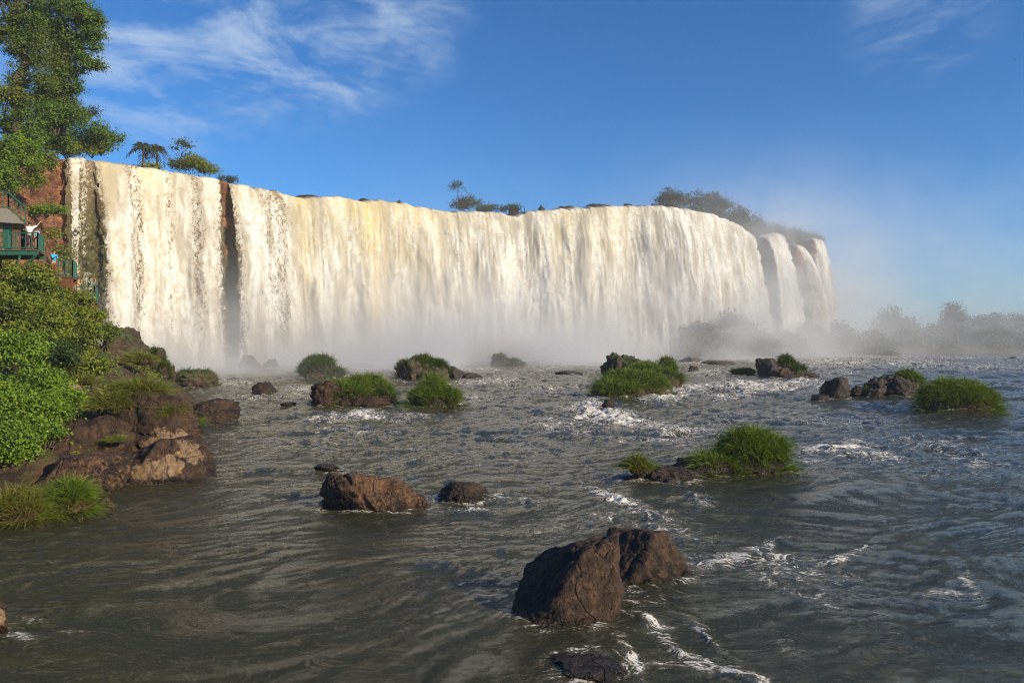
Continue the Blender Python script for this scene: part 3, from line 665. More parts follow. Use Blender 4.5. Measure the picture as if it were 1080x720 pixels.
nb = t.n('ShaderNodeTexNoise'); t.l(t.scale(p, (0.35, 0.5, 1)), nb.inputs['Vector']); nb.inputs['Scale'].default_value = 1.0; nb.inputs['Detail'].default_value = 2
wp = t.n('ShaderNodeVectorMath', operation='MULTIPLY_ADD'); t.l(nb.outputs['Color'], wp.inputs[0]); wp.inputs[1].default_value = (3.0, 3.0, 0); t.l(p, wp.inputs[2]); wp = wp.outputs[0]
r1 = t.noise(t.scale(wp, (0.8, 1.3, 1), rot=(0, 0, 0.35)), 1.0, 5, 0.6, 0.9)
r2 = t.noise(t.scale(wp, (2.6, 4.2, 1), rot=(0, 0, 0.3)), 1.0, 4, 0.6, 0.8)
r3 = t.noise(t.scale(p, (9, 15, 1), rot=(0, 0, 0.15)), 1.0, 3, 0.6, 0.2)
g1 = t.math('ABSOLUTE', t.math('SUBTRACT', t.noise(t.scale(wp, (1.0, 1.7, 1), rot=(0, 0, 0.5)), 1.0, 2, 0.5, 0.7), 0.5))
g2 = t.math('ABSOLUTE', t.math('SUBTRACT', t.noise(t.scale(wp, (2.2, 4.2, 1), rot=(0, 0, 0.42)), 1.0, 3, 0.55, 0.6), 0.5))
cm = t.attr('calm')
h = t.math('ADD', t.math('MULTIPLY', r1, 0.38), t.math('MULTIPLY', cm, t.math('ADD', t.math('MULTIPLY', g1, -0.9), t.math('ADD', t.math('MULTIPLY', g2, -0.55), t.math('ADD', t.math('MULTIPLY', r2, 0.24), t.math('MULTIPLY', r3, 0.045))))))
f1 = t.noise(t.scale(wp, (1.6, 2.6, 1)), 1.0, 8, 0.7, 0.8)
f2 = t.noise(t.scale(p, (7.5, 10.0, 1)), 1.0, 6, 0.75, 1.2)
lace = t.math('ABSOLUTE', t.math('SUBTRACT', t.noise(t.scale(wp, (1.1, 2.6, 1)), 1.0, 5, 0.6, 1.6), 0.5))
lace = t.step(lace, 0.0, 0.07, 0.34, -0.16)
f3 = t.math('MULTIPLY', t.math('SUBTRACT', t.noise(p, 26.0, 3, .7), .5), .9)
k = t.math('ADD', t.math('ADD', f3, t.math('MULTIPLY', fo, 0.95)), t.math('ADD', lace, t.math('ADD', t.math('MULTIPLY', t.math('SUBTRACT', f1, 0.5), 2.0), t.math('MULTIPLY', t.math('SUBTRACT', f2, 0.5), 1.5))))
fm = t.math('MULTIPLY', t.step(k, 0.58, 0.98), t.step(fo, 0.03, 0.16))
murk = t.mix(t.step(k, 0.1, 0.7), t.mix(t.noise(p, 0.12, 3), (0.022, 0.025, 0.006), (0.036, 0.033, 0.010)), (0.095, 0.082, 0.045))
col = t.mix(fm, murk, t.mix(f2, (0.52, 0.49, 0.42), (0.88, 0.87, 0.84)))
nm = t.bump(h, 1.0, 0.20)
fmn = t.bump(t.math('ADD', f1, f2), 0.5, 0.25, nm)
M['water'] = t.surf(col, t.step(fm, 0, 1, 0.025, 0.8), fmn, t.step(fm, 0, 1, 0.55, 0.1))
o = mesh('river', np.stack([RX, RY, dz], -1).reshape(-1, 3), grid_faces(NR, NC), M['water'], attrs={'foam': np.clip(foam, 0, 1.3).ravel(), 'calm': calm.ravel()})
tag(o, kind='structure')
t = NT('earth'); p = t.pos()
M['earth'] = t.surf(t.mix(t.noise(p, 0.05, 5), (0.03, 0.04, 0.015), (0.07, 0.06, 0.03)), 0.9)
o = mesh('ground', [(-3000, -500, -1.6), (3000, -500, -1.6), (3000, 4500, -1.6), (-3000, 4500, -1.6)], [(0, 1, 2, 3)], M['earth'])
tag(o, kind='structure')

# ------------------------------------------------------------------ leaves, shrubs, trees
def leaf_quads(p, nrm, size, tint, r, aspect=0.55):
    n = len(p)
    a = np.cross(nrm, r.normal(size=(n, 3))); a /= np.linalg.norm(a, axis=1)[:, None] + 1e-9
    b = np.cross(nrm, a)
    s = (size * r.uniform(0.6, 1.3, n))[:, None]
    v = np.stack([p - a * s * .5, p + b * s * aspect * .5 + a * s * .05, p + a * s * .55 - nrm * s * .12, p - b * s * aspect * .5 + a * s * .05], 1)
    f = np.arange(n * 4).reshape(n, 4)
    return v.reshape(-1, 3), f, np.repeat(tint, 4)

def crown_leaves(lobes, n, leaf, seed, shell=0.5, per=12, flat=0.0, bump=0.3, up=0.35, gap=0.0, droop=0.0):
    r = np.random.default_rng(seed); lb = np.array(lobes, float)
    w = (lb[:, 3] * lb[:, 4] + lb[:, 4] * lb[:, 5] + lb[:, 3] * lb[:, 5]); nc = max(n // per, 4)
    pk = r.choice(len(lb), nc, p=w / w.sum())
    d = r.normal(size=(nc, 3)); d /= np.linalg.norm(d, axis=1)[:, None]
    d[:, 2] = np.where((d[:, 2] < -0.5), d[:, 2] * 0.4, d[:, 2])
    rad = (1 - r.uniform(0, 1, nc) ** 1.8 * shell) * (1 - bump / 2 + bump * (noise(d[:, 0] * 2.1 + pk * 3.3 + seed, d[:, 1] * 2.1, d[:, 2] * 2.1, 111) + .3))
    c = lb[pk, :3] + d * lb[pk, 3:6] * rad[:, None]
    size_m = float(np.mean(lb[:, 3:6]))
    if gap:
        keep = noise(c[:, 0] * 1.6 / size_m + seed, c[:, 1] * 1.6 / size_m, c[:, 2] * 1.6 / size_m, 113) > gap - .35
        c, d = c[keep], d[keep]; nc = len(c)
    ctint = np.clip(0.45 + 0.5 * noise(c[:, 0] / size_m * 1.7, c[:, 1] / size_m * 1.5, c[:, 2] / size_m * 1.5 + seed, 114) + r.normal(size=nc) * 0.13, 0, 1)
    i = np.repeat(np.arange(nc), per)
    off = r.normal(size=(len(i), 3)) * leaf * np.array([1.25, 1.25, 0.8])
    p = c[i] + off; p[:, 2] -= droop * r.uniform(0, 1, len(i)) * leaf * 2
    nr = d[i] * 0.7 + r.normal(size=(len(i), 3)) * 0.55 + np.array([.3, -.18, up]); nr /= np.linalg.norm(nr, axis=1)[:, None]
    ti = np.clip(ctint[i] + r.normal(size=len(i)) * .12, 0, 1)
    return leaf_quads(p, nr, leaf, ti, r)

def tube(pts, rad, seg=8):
    pts = np.asarray(pts, float); n = len(pts)
    tg = np.gradient(pts, axis=0); tg /= np.linalg.norm(tg, axis=1)[:, None] + 1e-9
    ref = np.where(np.abs(tg[:, 2:3]) > .9, np.array([[1., 0, 0]]), np.array([[0, 0, 1.]]))
    a = np.cross(tg, ref); a /= np.linalg.norm(a, axis=1)[:, None]; b = np.cross(tg, a)
    th = np.linspace(0, 2 * np.pi, seg, endpoint=False)
    v = pts[:, None] + (a[:, None] * np.cos(th)[None, :, None] + b[:, None] * np.sin(th)[None, :, None]) * np.asarray(rad, float)[:, None, None]
    i = np.arange(n - 1)[:, None] * seg + np.arange(seg)[None]; j = np.arange(n - 1)[:, None] * seg + (np.arange(seg)[None] + 1) % seg
    return v.reshape(-1, 3), np.stack([i, j, j + seg, i + seg], -1).reshape(-1, 4)

def join(parts):
    V, Fc, k = [], [], 0
    for v, f in parts:
        V.append(v); Fc.append(np.asarray(f) + k); k += len(v)
    return np.concatenate(V), np.concatenate(Fc)

def limb(a, b, ra, rb, r, wob=.08, n=7):
    a, b = np.asarray(a, float), np.asarray(b, float); q = np.linspace(0, 1, n)[:, None]
    L = np.linalg.norm(b - a)
    p = a + (b - a) * q + r.normal(size=(n, 3)) * L * wob * np.sin(q * np.pi) + np.array([0, 0, 1]) * np.sin(q * np.pi) * L * .06
    return tube(p, np.linspace(ra, rb, n))

def shrub(label, px, py, rx, ry, Y, n, leaf, mat, seed, group, dep=.9, ground=None, sub=5, name='shrub', cat='shrub', gap=0.3, per=12):
    c = P(px, py, Y); R = np.array([rx / F * Y, rx / F * Y * dep, ry / F * Y]); r = np.random.default_rng(seed)
    g = ground if ground is not None else float(bank_h(np.array(c[0]), np.array(c[1])))
    g = min(g, c[2] - R[2] * .3)
    root = empty(name, (c[0], c[1], g)); tag(root, label, cat, group)
    cc = np.array([0, 0, c[2] - g]); lob = [(*(cc), *(R * .82))]
    for k in range(sub):
        a = 2 * np.pi * k / sub + r.uniform(-.4, .4); q = r.uniform(.42, .62)
        rr = r.uniform(.4, .6)
        lob.append((cc[0] + np.cos(a) * R[0] * q, cc[1] + np.sin(a) * R[1] * q, cc[2] + R[2] * r.uniform(-.35, .45), *(R * rr)))
    v, f, ti = crown_leaves(lob, n, leaf, seed, shell=.55, gap=gap, per=per, bump=.5)
    mesh('foliage', v, f, M[mat], root, smooth=False, attrs={'tint': ti})
    st = []
    for k in range(4):
        l = lob[1 + k % (len(lob) - 1)]
        st.append(limb((r.uniform(-.1, .1), r.uniform(-.1, .1), -.2), l[:3], .05 * R[0] ** .5, .015, r))
    v, f = join(st); mesh('stem', v, f, M['bark'], root)
    return root

GS = 'shrubs on the near bank'
for i, (px, py, rx, ry, Y, n, lf, m, lb) in enumerate([
    (28, 299, 38, 28, 46, 13000, .19, 'leaf_olive', 'olive shrub at the crest right under the viewing deck'),
    (72, 323, 28, 22, 48, 8500, .19, 'leaf_olive', 'olive shrub at the crest under the stepped platforms'),
    (-12, 320, 34, 32, 42, 6000, .2, 'leaf_olive', 'dense olive shrub at the edge of the frame below the deck'),
    (42, 345, 36, 28, 41, 13000, .175, 'leaf_olive', 'broad dark hearted shrub in the middle of the slope'),
    (84, 352, 24, 19, 44, 7000, .175, 'leaf_olive', 'thin yellowish shrub on the slope beside bare soil'),
    (110, 352, 14, 12, 50, 2400, .2, 'leaf_vine', 'small brownish shrub at the bare end of the crest'),
    (60, 378, 28, 20, 37, 6000, .18, 'leaf_dark', 'shadowy shrub in the hollow above the bright ones'),
    (14, 372, 36, 30, 33, 12000, .145, 'leaf_bright', 'bright shrub in the second row up the slope'),
    (40, 408, 34, 24, 30, 11000, .135, 'leaf_bright', 'light green shrub reaching towards the pale broken rock'),
    (70, 422, 20, 13, 29, 5000, .125, 'leaf_bright', 'low light green spray over the dark cleft boulder'),
    (8, 425, 36, 34, 26.5, 14000, .12, 'leaf_bright', 'vivid green shrub cut by the frame in the middle of the bank'),
    (8, 478, 30, 27, 23.8, 11500, .115, 'leaf_bright', 'lowest vivid green shrub hanging over the smooth slab'),
    (22, 448, 32, 18, 25.2, 7500, .12, 'leaf_bright', 'leafy green shrub filling the gap between two vivid ones'),
    (58, 434, 22, 15, 27.5, 5000, .12, 'leaf_bright', 'green shrub leaning over the dark block'),
    (96, 388, 22, 14, 38, 4000, .15, 'leaf_olive', 'yellow green shrub between earthy slope and grassy boulder'),
    (36, 322, 24, 18, 43.5, 6000, .18, 'leaf_olive', 'olive shrub below the deck between the crest shrubs'),
    (97, 334, 15, 11, 51, 2600, .19, 'leaf_olive', 'small shrub screening the foot of the lowest platform'),
    (50, 455, 14, 9, 25, 1800, .13, 'leaf_bright', 'tiny green spray beside the dark block'),
    (-20, 280, 34, 26, 50, 5000, .22, 'leaf_olive', 'olive shrub behind the viewing deck column')]):
    shrub(lb, px, py, rx, ry, Y, n, lf, M and m, 400 + i, GS)
# low plants that nobody could count over the slope
r = np.random.default_rng(77)
N = 9000
uy = r.uniform(24, 66, N); ud = 2.6 + r.uniform(0, 1, N) ** .8 * 15
ux = np.interp(uy, SH_Y, SH_X) - ud / .85
kp = fbm(ux / 3.5, uy / 3.5, 0, 121, 3) + .045 * (ud - 5) > np.interp(uy, [24, 40, 60], [.25, .0, .15])
ux, uy = ux[kp], uy[kp]; uz = bank_h(ux, uy)
i = np.repeat(np.arange(len(ux)), 7)
p = np.stack([ux, uy, uz], 1)[i] + np.abs(r.normal(size=(len(i), 3))) * np.array([.25, .25, .22]) * r.choice([-1, 1], size=(len(i), 1)) * np.array([1, 1, 0]) + np.array([0, 0, 1]) * np.abs(r.normal(size=(len(i), 1))) * .22
nr = r.normal(size=(len(i), 3)) * .6 + np.array([.3, -.2, .8]); nr /= np.linalg.norm(nr, axis=1)[:, None]
v, f, ti = leaf_quads(p, nr, .17, np.clip(.5 + .3 * noise(p[:, 0] / 2, p[:, 1] / 2, 0, 122) + r.normal(size=len(i)) * .15, 0, 1), r)
tag(mesh('undergrowth', v, f, M['leaf_olive'], smooth=False, attrs={'tint': ti}), 'low leafy ground plants covering the earthy slope', 'ground cover', kind='stuff')

GC = 'shrubs on the red cliff'
for i, (px, py, rx, ry, Y, n, lf, m, lb) in enumerate([
    (107, 149, 20, 17, 99, 4500, .3, 'leaf_tree', 'rounded shrub overhanging the brink beside the mossy veil'),
    (84, 140, 33, 27, 96, 11000, .28, 'leaf_tree', 'large leafy shrub on the cliff top between tree and brink'),
    (96, 118, 11, 5, 95, 700, .26, 'leaf_dark', 'thin dark branchy shrub poking out towards the sky'),
    (60, 124, 24, 20, 82, 8500, .26, 'leaf_tree', 'sunlit shrub at the foot of the tall tree'),
    (52, 148, 27, 22, 86, 8000, .28, 'leaf_tree', 'deep green shrub spilling over the red cliff edge'),
    (22, 128, 30, 28, 80, 9500, .26, 'leaf_tree', 'wide shrub under the vine wrapped trunk'),
    (18, 165, 31, 30, 76, 10000, .24, 'leaf_bright', 'light green shrub hanging down the cliff above the deck'),
    (-4, 190, 27, 26, 71, 5000, .26, 'leaf_bright', 'light green shrub at the frame edge above the deck roof'),
    (34, 192, 13, 11, 78, 2200, .25, 'leaf_olive', 'small hanging shrub on the red rock above the deck'),
    (48, 222, 19, 9, 83, 2600, .25, 'leaf_bright', 'flat leafy plant clinging to a ledge of the red cliff'),
    (58, 248, 9, 10, 84, 1000, .25, 'leaf_olive', 'narrow plant hanging behind the blue shirted visitor'),
    (70, 158, 22, 11, 95, 3500, .28, 'leaf_olive', 'low leafy shrub lapping over the brink above the red rock'),
    (97, 158, 20, 9, 98.5, 3000, .28, 'leaf_olive', 'low shrub along the brink over the mossy veil'),
    (40, 172, 22, 15, 83, 4000, .27, 'leaf_olive', 'shrub draping the red cliff edge between two bright ones'),
    (30, 148, 26, 20, 80, 6000, .27, 'leaf_tree', 'dark shrub in the middle of the cliff top thicket'),
    (42, 104, 22, 16, 84, 6000, .26, 'leaf_tree', 'leafy shrub between the two tall trunks'),
    (76, 116, 18, 13, 86, 4500, .26, 'leaf_tree', 'leafy shrub on the river side of the spreading tree'),
    (6, 102, 18, 17, 78, 4500, .25, 'leaf_olive', 'yellow green shrub at the frame edge under the tall trunk'),
    (66, 268, 8, 13, 86, 1100, .25, 'leaf_olive', 'mossy plant low on the cliff by the thin veil')]):
    shrub(lb, px, py, rx, ry, Y, n, lf, m, 430 + i, GC, ground=P(px, py + ry * .8, Y)[2])

def tree(label, base_px, base_py, Y, lobes_px, n, leaf, mat, seed, group, trunk_r=.35, gap=.1, name='tree', cat='tree', vine=None, per=12, z0=None, shell=.6, top=None):
    b = P(base_px, base_py, Y)
    if z0 is not None: b[2] = z0
    r = np.random.default_rng(seed)
    root = empty(name, b); tag(root, label, cat, group)
    lob = []
    for l in lobes_px:
        c = P(l[0], l[1], Y + (l[4] if len(l) > 4 else 0)) - b
        lob.append((*c, l[2] / F * Y, l[2] / F * Y * .95, l[3] / F * Y))
    c = np.mean([l[:3] for l in lob], 0); fork = np.array([c[0] * .35, c[1] * .35, max(c[2] * .45, .3)])
    if top is not None: fork = P(*top, Y) - b
    parts = [limb((0, 0, -.5), fork, trunk_r, trunk_r * .7, r, .03)]
    for l in lob:
        parts.append(limb(fork * r.uniform(.75, 1.0), np.array(l[:3]) + np.array([0, 0, l[5] * .2]), trunk_r * .5, trunk_r * .1, r, .08))
    v, f = join(parts); mesh('trunk', v, f, M['bark'], root)
    v, f, ti = crown_leaves(lob, n, leaf, seed, shell=shell, gap=gap, per=per, bump=.45)
    mesh('crown', v, f, M[mat], root, smooth=False, attrs={'tint': ti})
    if vine:
        lv = []
        for l in vine:
            q = P(l[0], l[1], Y) - b; lv.append((*q, l[2] / F * Y, l[2] / F * Y, l[3] / F * Y))
        v, f, ti = crown_leaves(lv, vine_n, leaf * .85, seed + 5, shell=.5, gap=.05, droop=1.0)
        mesh('vine_leaves', v, f, M['leaf_vine'], root, smooth=False, attrs={'tint': ti})
    return root
vine_n = 13000
tree('tall spreading tree with vine draped trunk on the red cliff', 66, 138, 84,
     [(86, 18, 22, 15), (96, 36, 17, 12), (72, 8, 22, 14), (103, 22, 9, 10), (98, 68, 12, 8), (84, 74, 8, 7), (62, 34, 16, 14), (104, 50, 9, 5), (80, 46, 13, 10), (88, 60, 9, 6), (56, -14, 24, 16), (44, 20, 18, 18), (62, 62, 13, 14), (54, 92, 15, 13), (38, 38, 14, 15), (34, 64, 11, 11), (78, 92, 11, 10), (70, 78, 12, 10)], 40000, .27, 'leaf_tree', 501, 'trees on the red cliff', .4, .1,
     vine=[(64, 62, 13, 24), (60, 90, 16, 18), (68, 46, 11, 14), (68, 108, 12, 18)], top=(64, 50))
vine_n = 14000
tree('tall tree with a straight vine wrapped trunk at the frame edge', 18, 135, 79,
     [(14, -16, 24, 16), (36, -22, 20, 14), (-8, -6, 20, 14), (0, 40, 7, 10), (48, 2, 13, 8), (34, 22, 12, 10), (10, 30, 11, 16), (28, 45, 10, 14)], 18000, .27, 'leaf_tree', 503, 'trees on the red cliff', .5, .25,
     vine=[(17, 10, 11, 26), (18, 45, 11, 26), (20, 80, 11, 22), (21, 102, 12, 18), (42, 50, 10, 28), (44, 78, 12, 18)], top=(16, 5))

def palm(label, px, py, base, Y, R, seed, lean=0.0, group='palms at the brink'):
    b = P(px + lean, base, Y); t_ = P(px, py, Y) - b; r = np.random.default_rng(seed)
    root = empty('palm_tree', b); tag(root, label, 'palm', group)
    v, f = tube([(0, 0, -.6), (t_[0] * .3, 0, t_[2] * .4), t_], [.17, .14, .11]); mesh('trunk', v, f, M['bark'], root)
    V = []; T = []
    for k in range(12):
        a = 2 * np.pi * k / 12 + r.uniform(-.2, .2); el = r.uniform(.35, 1.45); L = R * r.uniform(.85, 1.2)
        q = np.linspace(0, 1, 14)
        hx = np.cos(el) * L * q; z = np.sin(el) * L * q - .95 * L * q ** 2.2
        c = np.stack([np.cos(a) * hx, np.sin(a) * hx, z], 1) + t_
        tgv = np.gradient(c, axis=0); tgv /= np.linalg.norm(tgv, axis=1)[:, None]
        sd = np.array([-np.sin(a), np.cos(a), 0])
        for j in range(1, 14):
            for s in (-1, 1):
                l = .36 * R * np.sin(np.pi * (.12 + .8 * q[j])) + .1
                d = sd * s * .8 + tgv[j] * .5 + np.array([0, 0, -.45]) + r.normal(size=3) * .08
                e = c[j] + d * l; m_ = c[j] + d * l * .5; w = tgv[j] * .085
                V += [c[j], m_ - w, e, m_ + w]; T.append(r.uniform(.2, .8))
    V = np.array(V); mesh('crown', V, np.arange(len(V)).reshape(-1, 4), M['leaf_grey'], root, smooth=False, attrs={'tint': np.repeat(T, 4)})
palm('palm with drooping grey fronds at the brink, first of the pair', 151, 157, 176, 103, 2.7, 521)
palm('paler palm with spread fronds at the brink, next to the bush', 165, 159, 178, 104.5, 2.6, 523, 1)
lz = lambda px: HC + (HZ - np.interp(px, L_PX, L_PY)) / F * np.interp(px, W_PX, W_Y) - .5
GBk = 'plants along the brink of the falls'
tree('sparse thin tree rising above the bush next to the palms', 190, 176, 106, [(193, 150, 6, 4), (184, 157, 5, 4), (198, 154, 5, 3)], 520, .3, 'leaf_dark', 525, GBk, .1, .2)
shrub('rounded sunlit bush on the brink next to the palms', 198, 172, 20, 12, 108, 5200, .3, 'leaf_olive', 527, GBk, ground=lz(198), name='bush', cat='bush')
shrub('lower end of bush sloping towards the bare rock rib', 218, 178, 14, 8, 110, 2600, .3, 'leaf_olive', 528, GBk, ground=lz(218), name='bush', cat='bush')
shrub('low green fringe on the brink below the palms', 158, 176, 16, 3, 103, 1200, .26, 'leaf_olive', 529, GBk, ground=lz(158), name='bush', cat='bush')
shrub('low ragged bush on top of the bare rock rib', 240, 189, 11, 4, 112, 1000, .28, 'leaf_grey', 530, GBk, ground=lz(240), name='bush', cat='bush')
shrub('round grey green bush on the brink in mid falls', 492, 215, 17, 9, 138, 3400, .36, 'leaf_grey', 531, GBk, ground=lz(492), name='bush', cat='bush')
shrub('low dark bush beside the round one in mid falls', 514, 220, 14, 5, 138, 1300, .36, 'leaf_dark', 532, GBk, ground=lz(514), name='bush', cat='bush')
shrub('small dark bush on the black rock at the brink', 538, 219, 12, 5, 139, 1300, .36, 'leaf_dark', 533, GBk, ground=lz(538), name='bush', cat='bush')
boulder('black rock splitting the water at the brink in mid falls', 542, 217, 16, Y=139, zb=lz(545), dep=.8, mat='rock_dark', seed=535, group=GBk)
boulder('dark rock showing through the foam at the brink in mid falls', 571, 216, 8, Y=138, zb=lz(571) - .4, dep=.8, mat='rock_dark', seed=536, group=GBk)
boulder('dark ledge at the brink over the grey streaked water', 690, 215, 18, Y=146, zb=lz(690) - .6, dep=.8, mat='rock_dark', seed=537, group=GBk)
tree('lone spindly tree with a tiny crown above the mid falls bush', 484, 218, 139, [(482, 194, 5, 2.6), (487, 198, 3.5, 2), (478, 197, 3, 2)], 330, .36, 'leaf_dark', 539, GBk, .09, .1)

for px, w_, lb, sd_ in ((322, 34, 'long dark ledge at the brink over the first amber chute', 901), (386, 24, 'short dark ledge at the brink over the second amber chute', 902),
                    (420, 9, 'tiny dark rock at the brink past the amber chutes', 903), (596, 20, 'dark ledge peeking over the white crest', 904), (634, 32, 'long flat dark ledge over the broken white crest', 905), (664, 12, 'small dark rock near the end of the white crest', 906)):
    Yp = np.interp(px, W_PX, W_Y) + 3.2; ty_l = np.interp(px, L_PX, L_PY)
    boulder(lb, px, ty_l - 2.6, w_, Y=Yp, zb=HC + (HZ - ty_l) / F * Yp - .8, dep=.3 if w_ > 15 else .8, mat='rock_dark', seed=sd_, group=GBk, name='brink_rock')
GF = 'trees behind the far end of the falls'
for i, (px, py, rx, ry, Y, lb) in enumerate([
    (708, 207, 14, 9, 150, 'first ragged tree above the far falls, standing clear of the ridge'),
    (735, 210, 18, 10, 153, 'widest flat crown among the far ridge trees'),
    (757, 213, 14, 11, 156, 'round crown where the far ridge begins to drop'),
    (778, 226, 14, 11, 160, 'dark crown just behind the bend of the main curtain'),
    (795, 236, 12, 11, 164, 'dark crown above the dark gap in the cliff'),
    (815, 241, 14, 7, 172, 'low crown over the first narrow far fall'),
    (838, 246, 12, 6, 179, 'low crown between the narrow far falls'),
    (856, 251, 11, 8, 184, 'last hazy crown at the far end of the cliff')]):
    tree(lb, px, py + ry + 8, Y, [(px, py, rx * .85, ry), (px - rx * .5, py + ry * .5, rx * .65, ry * .8), (px + rx * .5, py + ry * .4, rx * .65, ry * .8), (px - 1, py + ry * 1.1, rx * .95, ry * .8), (px + 3, py + ry * 1.7, rx * .9, ry * .7)], 4200, .42, 'leaf_grey', 550 + i, GF, .25, .05, per=10)

# the wooded far bank, veiled in spray
fy = np.linspace(130, 330, 70); fxs = np.linspace(18, 420, 140)
FX, FY = np.meshgrid(fxs, fy, indexing='ij')
near = np.interp(FX, [18, 24, 36, 50, 62, 75, 120, 180, 420], [150, 140, 134, 137, 147, 157, 166, 172, 190])
FZ = np.clip((FY - near) * .22, -1.3, 3.0) + .35 * fbm(FX / 9, FY / 9, 0, 131, 3)
FZ = np.where(FX < 24, np.minimum(FZ, -1), FZ)
o = mesh('far_bank', np.stack([FX, FY, FZ], -1).reshape(-1, 3), grid_faces(140, 70)[:, ::-1], M['earth'], attrs=None); tag(o, kind='structure')
GFB = 'trees on the misty far bank'
for i, (px, top, bot, w, Y, lb) in enumerate([
    (768, 328, 378, 32, 144, 'faint mound shaped tree nearest the last falls in the spray'),
    (738, 340, 379, 22, 139, 'ghostly low tree at the very start of the misty bank'),
    (797, 350, 377, 24, 141, 'darkest low round tree at the near end of the misty bank'),
    (826, 350, 377, 22, 147, 'low tree joined to the darkest round one on the misty bank'),
    (852, 341, 376, 22, 158, 'blurred tree behind the low pair on the misty bank'),
    (880, 340, 376, 22, 164, 'blurred flat tree with a bumpy top on the misty bank'),
    (895, 353, 377, 18, 160, 'squat bush like tree at the water line of the misty bank'),
    (920, 350, 377, 20, 162, 'squat round tree before the tall domed one'),
    (938, 322, 376, 18, 182, 'tall domed tree standing out from the misty bank'),
    (956, 334, 376, 16, 184, 'sloping tree leaning on the tall domed one'),
    (956, 348, 377, 18, 170, 'dark squat tree below the sloping one'),
    (985, 343, 376, 20, 180, 'low tree in the dip of the misty tree line'),
    (1006, 317, 376, 16, 184, 'tallest pointed tree on the misty bank'),
    (1012, 340, 376, 24, 178, 'broad tree skirting the tallest pointed one'),
    (1034, 331, 376, 13, 184, 'round knob topped tree after the tallest one'),
    (1052, 329, 376, 17, 186, 'first of the paired high crowns before the frame edge'),
    (1074, 328, 376, 17, 187, 'second of the paired high crowns, cut by the frame edge'),
    (1062, 346, 377, 24, 174, 'dark low tree at the water line by the frame edge'),
    (1035, 350, 377, 20, 172, 'dark low tree between water and knob topped tree'),
    (985, 356, 377, 20, 170, 'low dark tree at the water line of the dip'),
    (1100, 335, 376, 24, 182, 'outermost tree of the misty bank past the frame edge')]):
    h = bot - top; r = np.random.default_rng(600 + i)
    lob = [(px, top + h * .30, w * .62, h * .30), (px - w * .45, top + h * .55, w * .6, h * .32, 1.5), (px + w * .45, top + h * .52, w * .6, h * .32, -1), (px, top + h * .7, w * .9, h * .3)]
    tree(lb, px, bot, Y, lob, 9500, .6, 'leaf_dark', 600 + i, GFB, .3, .0, per=10, z0=.3, shell=.8)
# ------------------------------------------------------------------ viewing platforms and people
def box(x0, x1, y0, y1, z0, z1):
    v = np.array([(x, y, z) for x in (x0, x1) for y in (y0, y1) for z in (z0, z1)], float)
    f = np.array([(0, 1, 3, 2), (4, 6, 7, 5), (0, 4, 5, 1), (2, 3, 7, 6), (0, 2, 6, 4), (1, 5, 7, 3)])
    return v, f
def bar(a, b, w):
    a, b = np.asarray(a, float), np.asarray(b, float)
    d = b - a; d /= np.linalg.norm(d); s = np.cross(d, [0, 0, 1]) if abs(d[2]) < .95 else np.array([1., 0, 0]); s /= np.linalg.norm(s); u = np.cross(s, d)
    v = np.array([q + s * i * w / 2 + u * j * w / 2 for q in (a, b) for i, j in ((-1, -1), (1, -1), (1, 1), (-1, 1))])
    return v, np.array([(0, 3, 2, 1), (4, 5, 6, 7), (0, 1, 5, 4), (1, 2, 6, 5), (2, 3, 7, 6), (3, 0, 4, 7)])

def railing(root, pts, hgt=1.05, posts=1.2, picket=.16):
    rails, pick = [], []
    for a, b in zip(pts[:-1], pts[1:]):
        a, b = np.array(a, float), np.array(b, float); L = np.linalg.norm(b - a)
        for z in (.1, hgt): rails.append(bar(a + [0, 0, z], b + [0, 0, z], .07))
        n = max(int(L / posts), 1)
        for k in range(n + 1):
            q = a + (b - a) * k / n; v, f = bar(q, q + [0, 0, hgt + .04], .06)
            mesh('post', v, f, M['green_paint'], root, False)
        m_ = max(int(L / picket), 2)
        for k in range(1, m_):
            q = a + (b - a) * k / m_; pick.append(bar(q + [0, 0,   .1], q + [0, 0, hgt], .03))
    v, f = join(rails); mesh('railing_frame', v, f, M['green_paint'], root, False)
    if pick: v, f = join(pick); mesh('railing_slats', v, f, M['green_paint'], root, False)

def platform(label, px0, px1, pxb, py, Y, depth, beam_mat, rail_from, pk=.3, group='viewing platforms on the bank'):
    """front edge from px0 to px1, back right corner seen at pxb; the railing starts at rail_from on the front"""
    a, b = P(px0, py, Y), P(px1, py, Y); w = b[0] - a[0]; bx = P(pxb, py, Y + depth)[0] - a[0] - w      # sideways run of the right edge
    sh = lambda V: np.stack([V[:, 0] + bx * V[:, 1] / depth, V[:, 1], V[:, 2]], 1)
    root = empty('viewing_platform', a); tag(root, label, 'viewing platform', group)
    v, f = join([box(k * w / 14, (k + .9) * w / 14, 0, depth, -.06, 0) for k in range(14)]); mesh('deck_planks', sh(v), f, M['deck_wood'], root, False)
    for y in (.05, depth - .2):
        v, f = box(0, w, y, y + .15, -.34, -.063); mesh('beam', sh(v), f, M[beam_mat], root, False)
    for x in (w * .15, w * .85):
        y = depth * .6; x = x + bx * y / depth
        g = float(bank_h(np.array(a[0] + x), np.array(a[1] + y))) - a[2]
        v, f = bar((x, y, -.34), (x, y, min(g - .3, -.8)), .14); mesh('support', v, f, M[beam_mat], root, False)
    r0 = P(rail_from, py, Y)[0] - a[0]
    railing(root, [(r0, .08, 0), (w - .08, .08, 0), (w - .08 + bx * .95, depth * .95, 0)], picket=pk)
    return root, a, w
r1, a1, w1 = platform('uppermost green railed deck under a concrete canopy', -40, 40, 48, 263, 46, 3.0, 'green_paint', -30, .34)
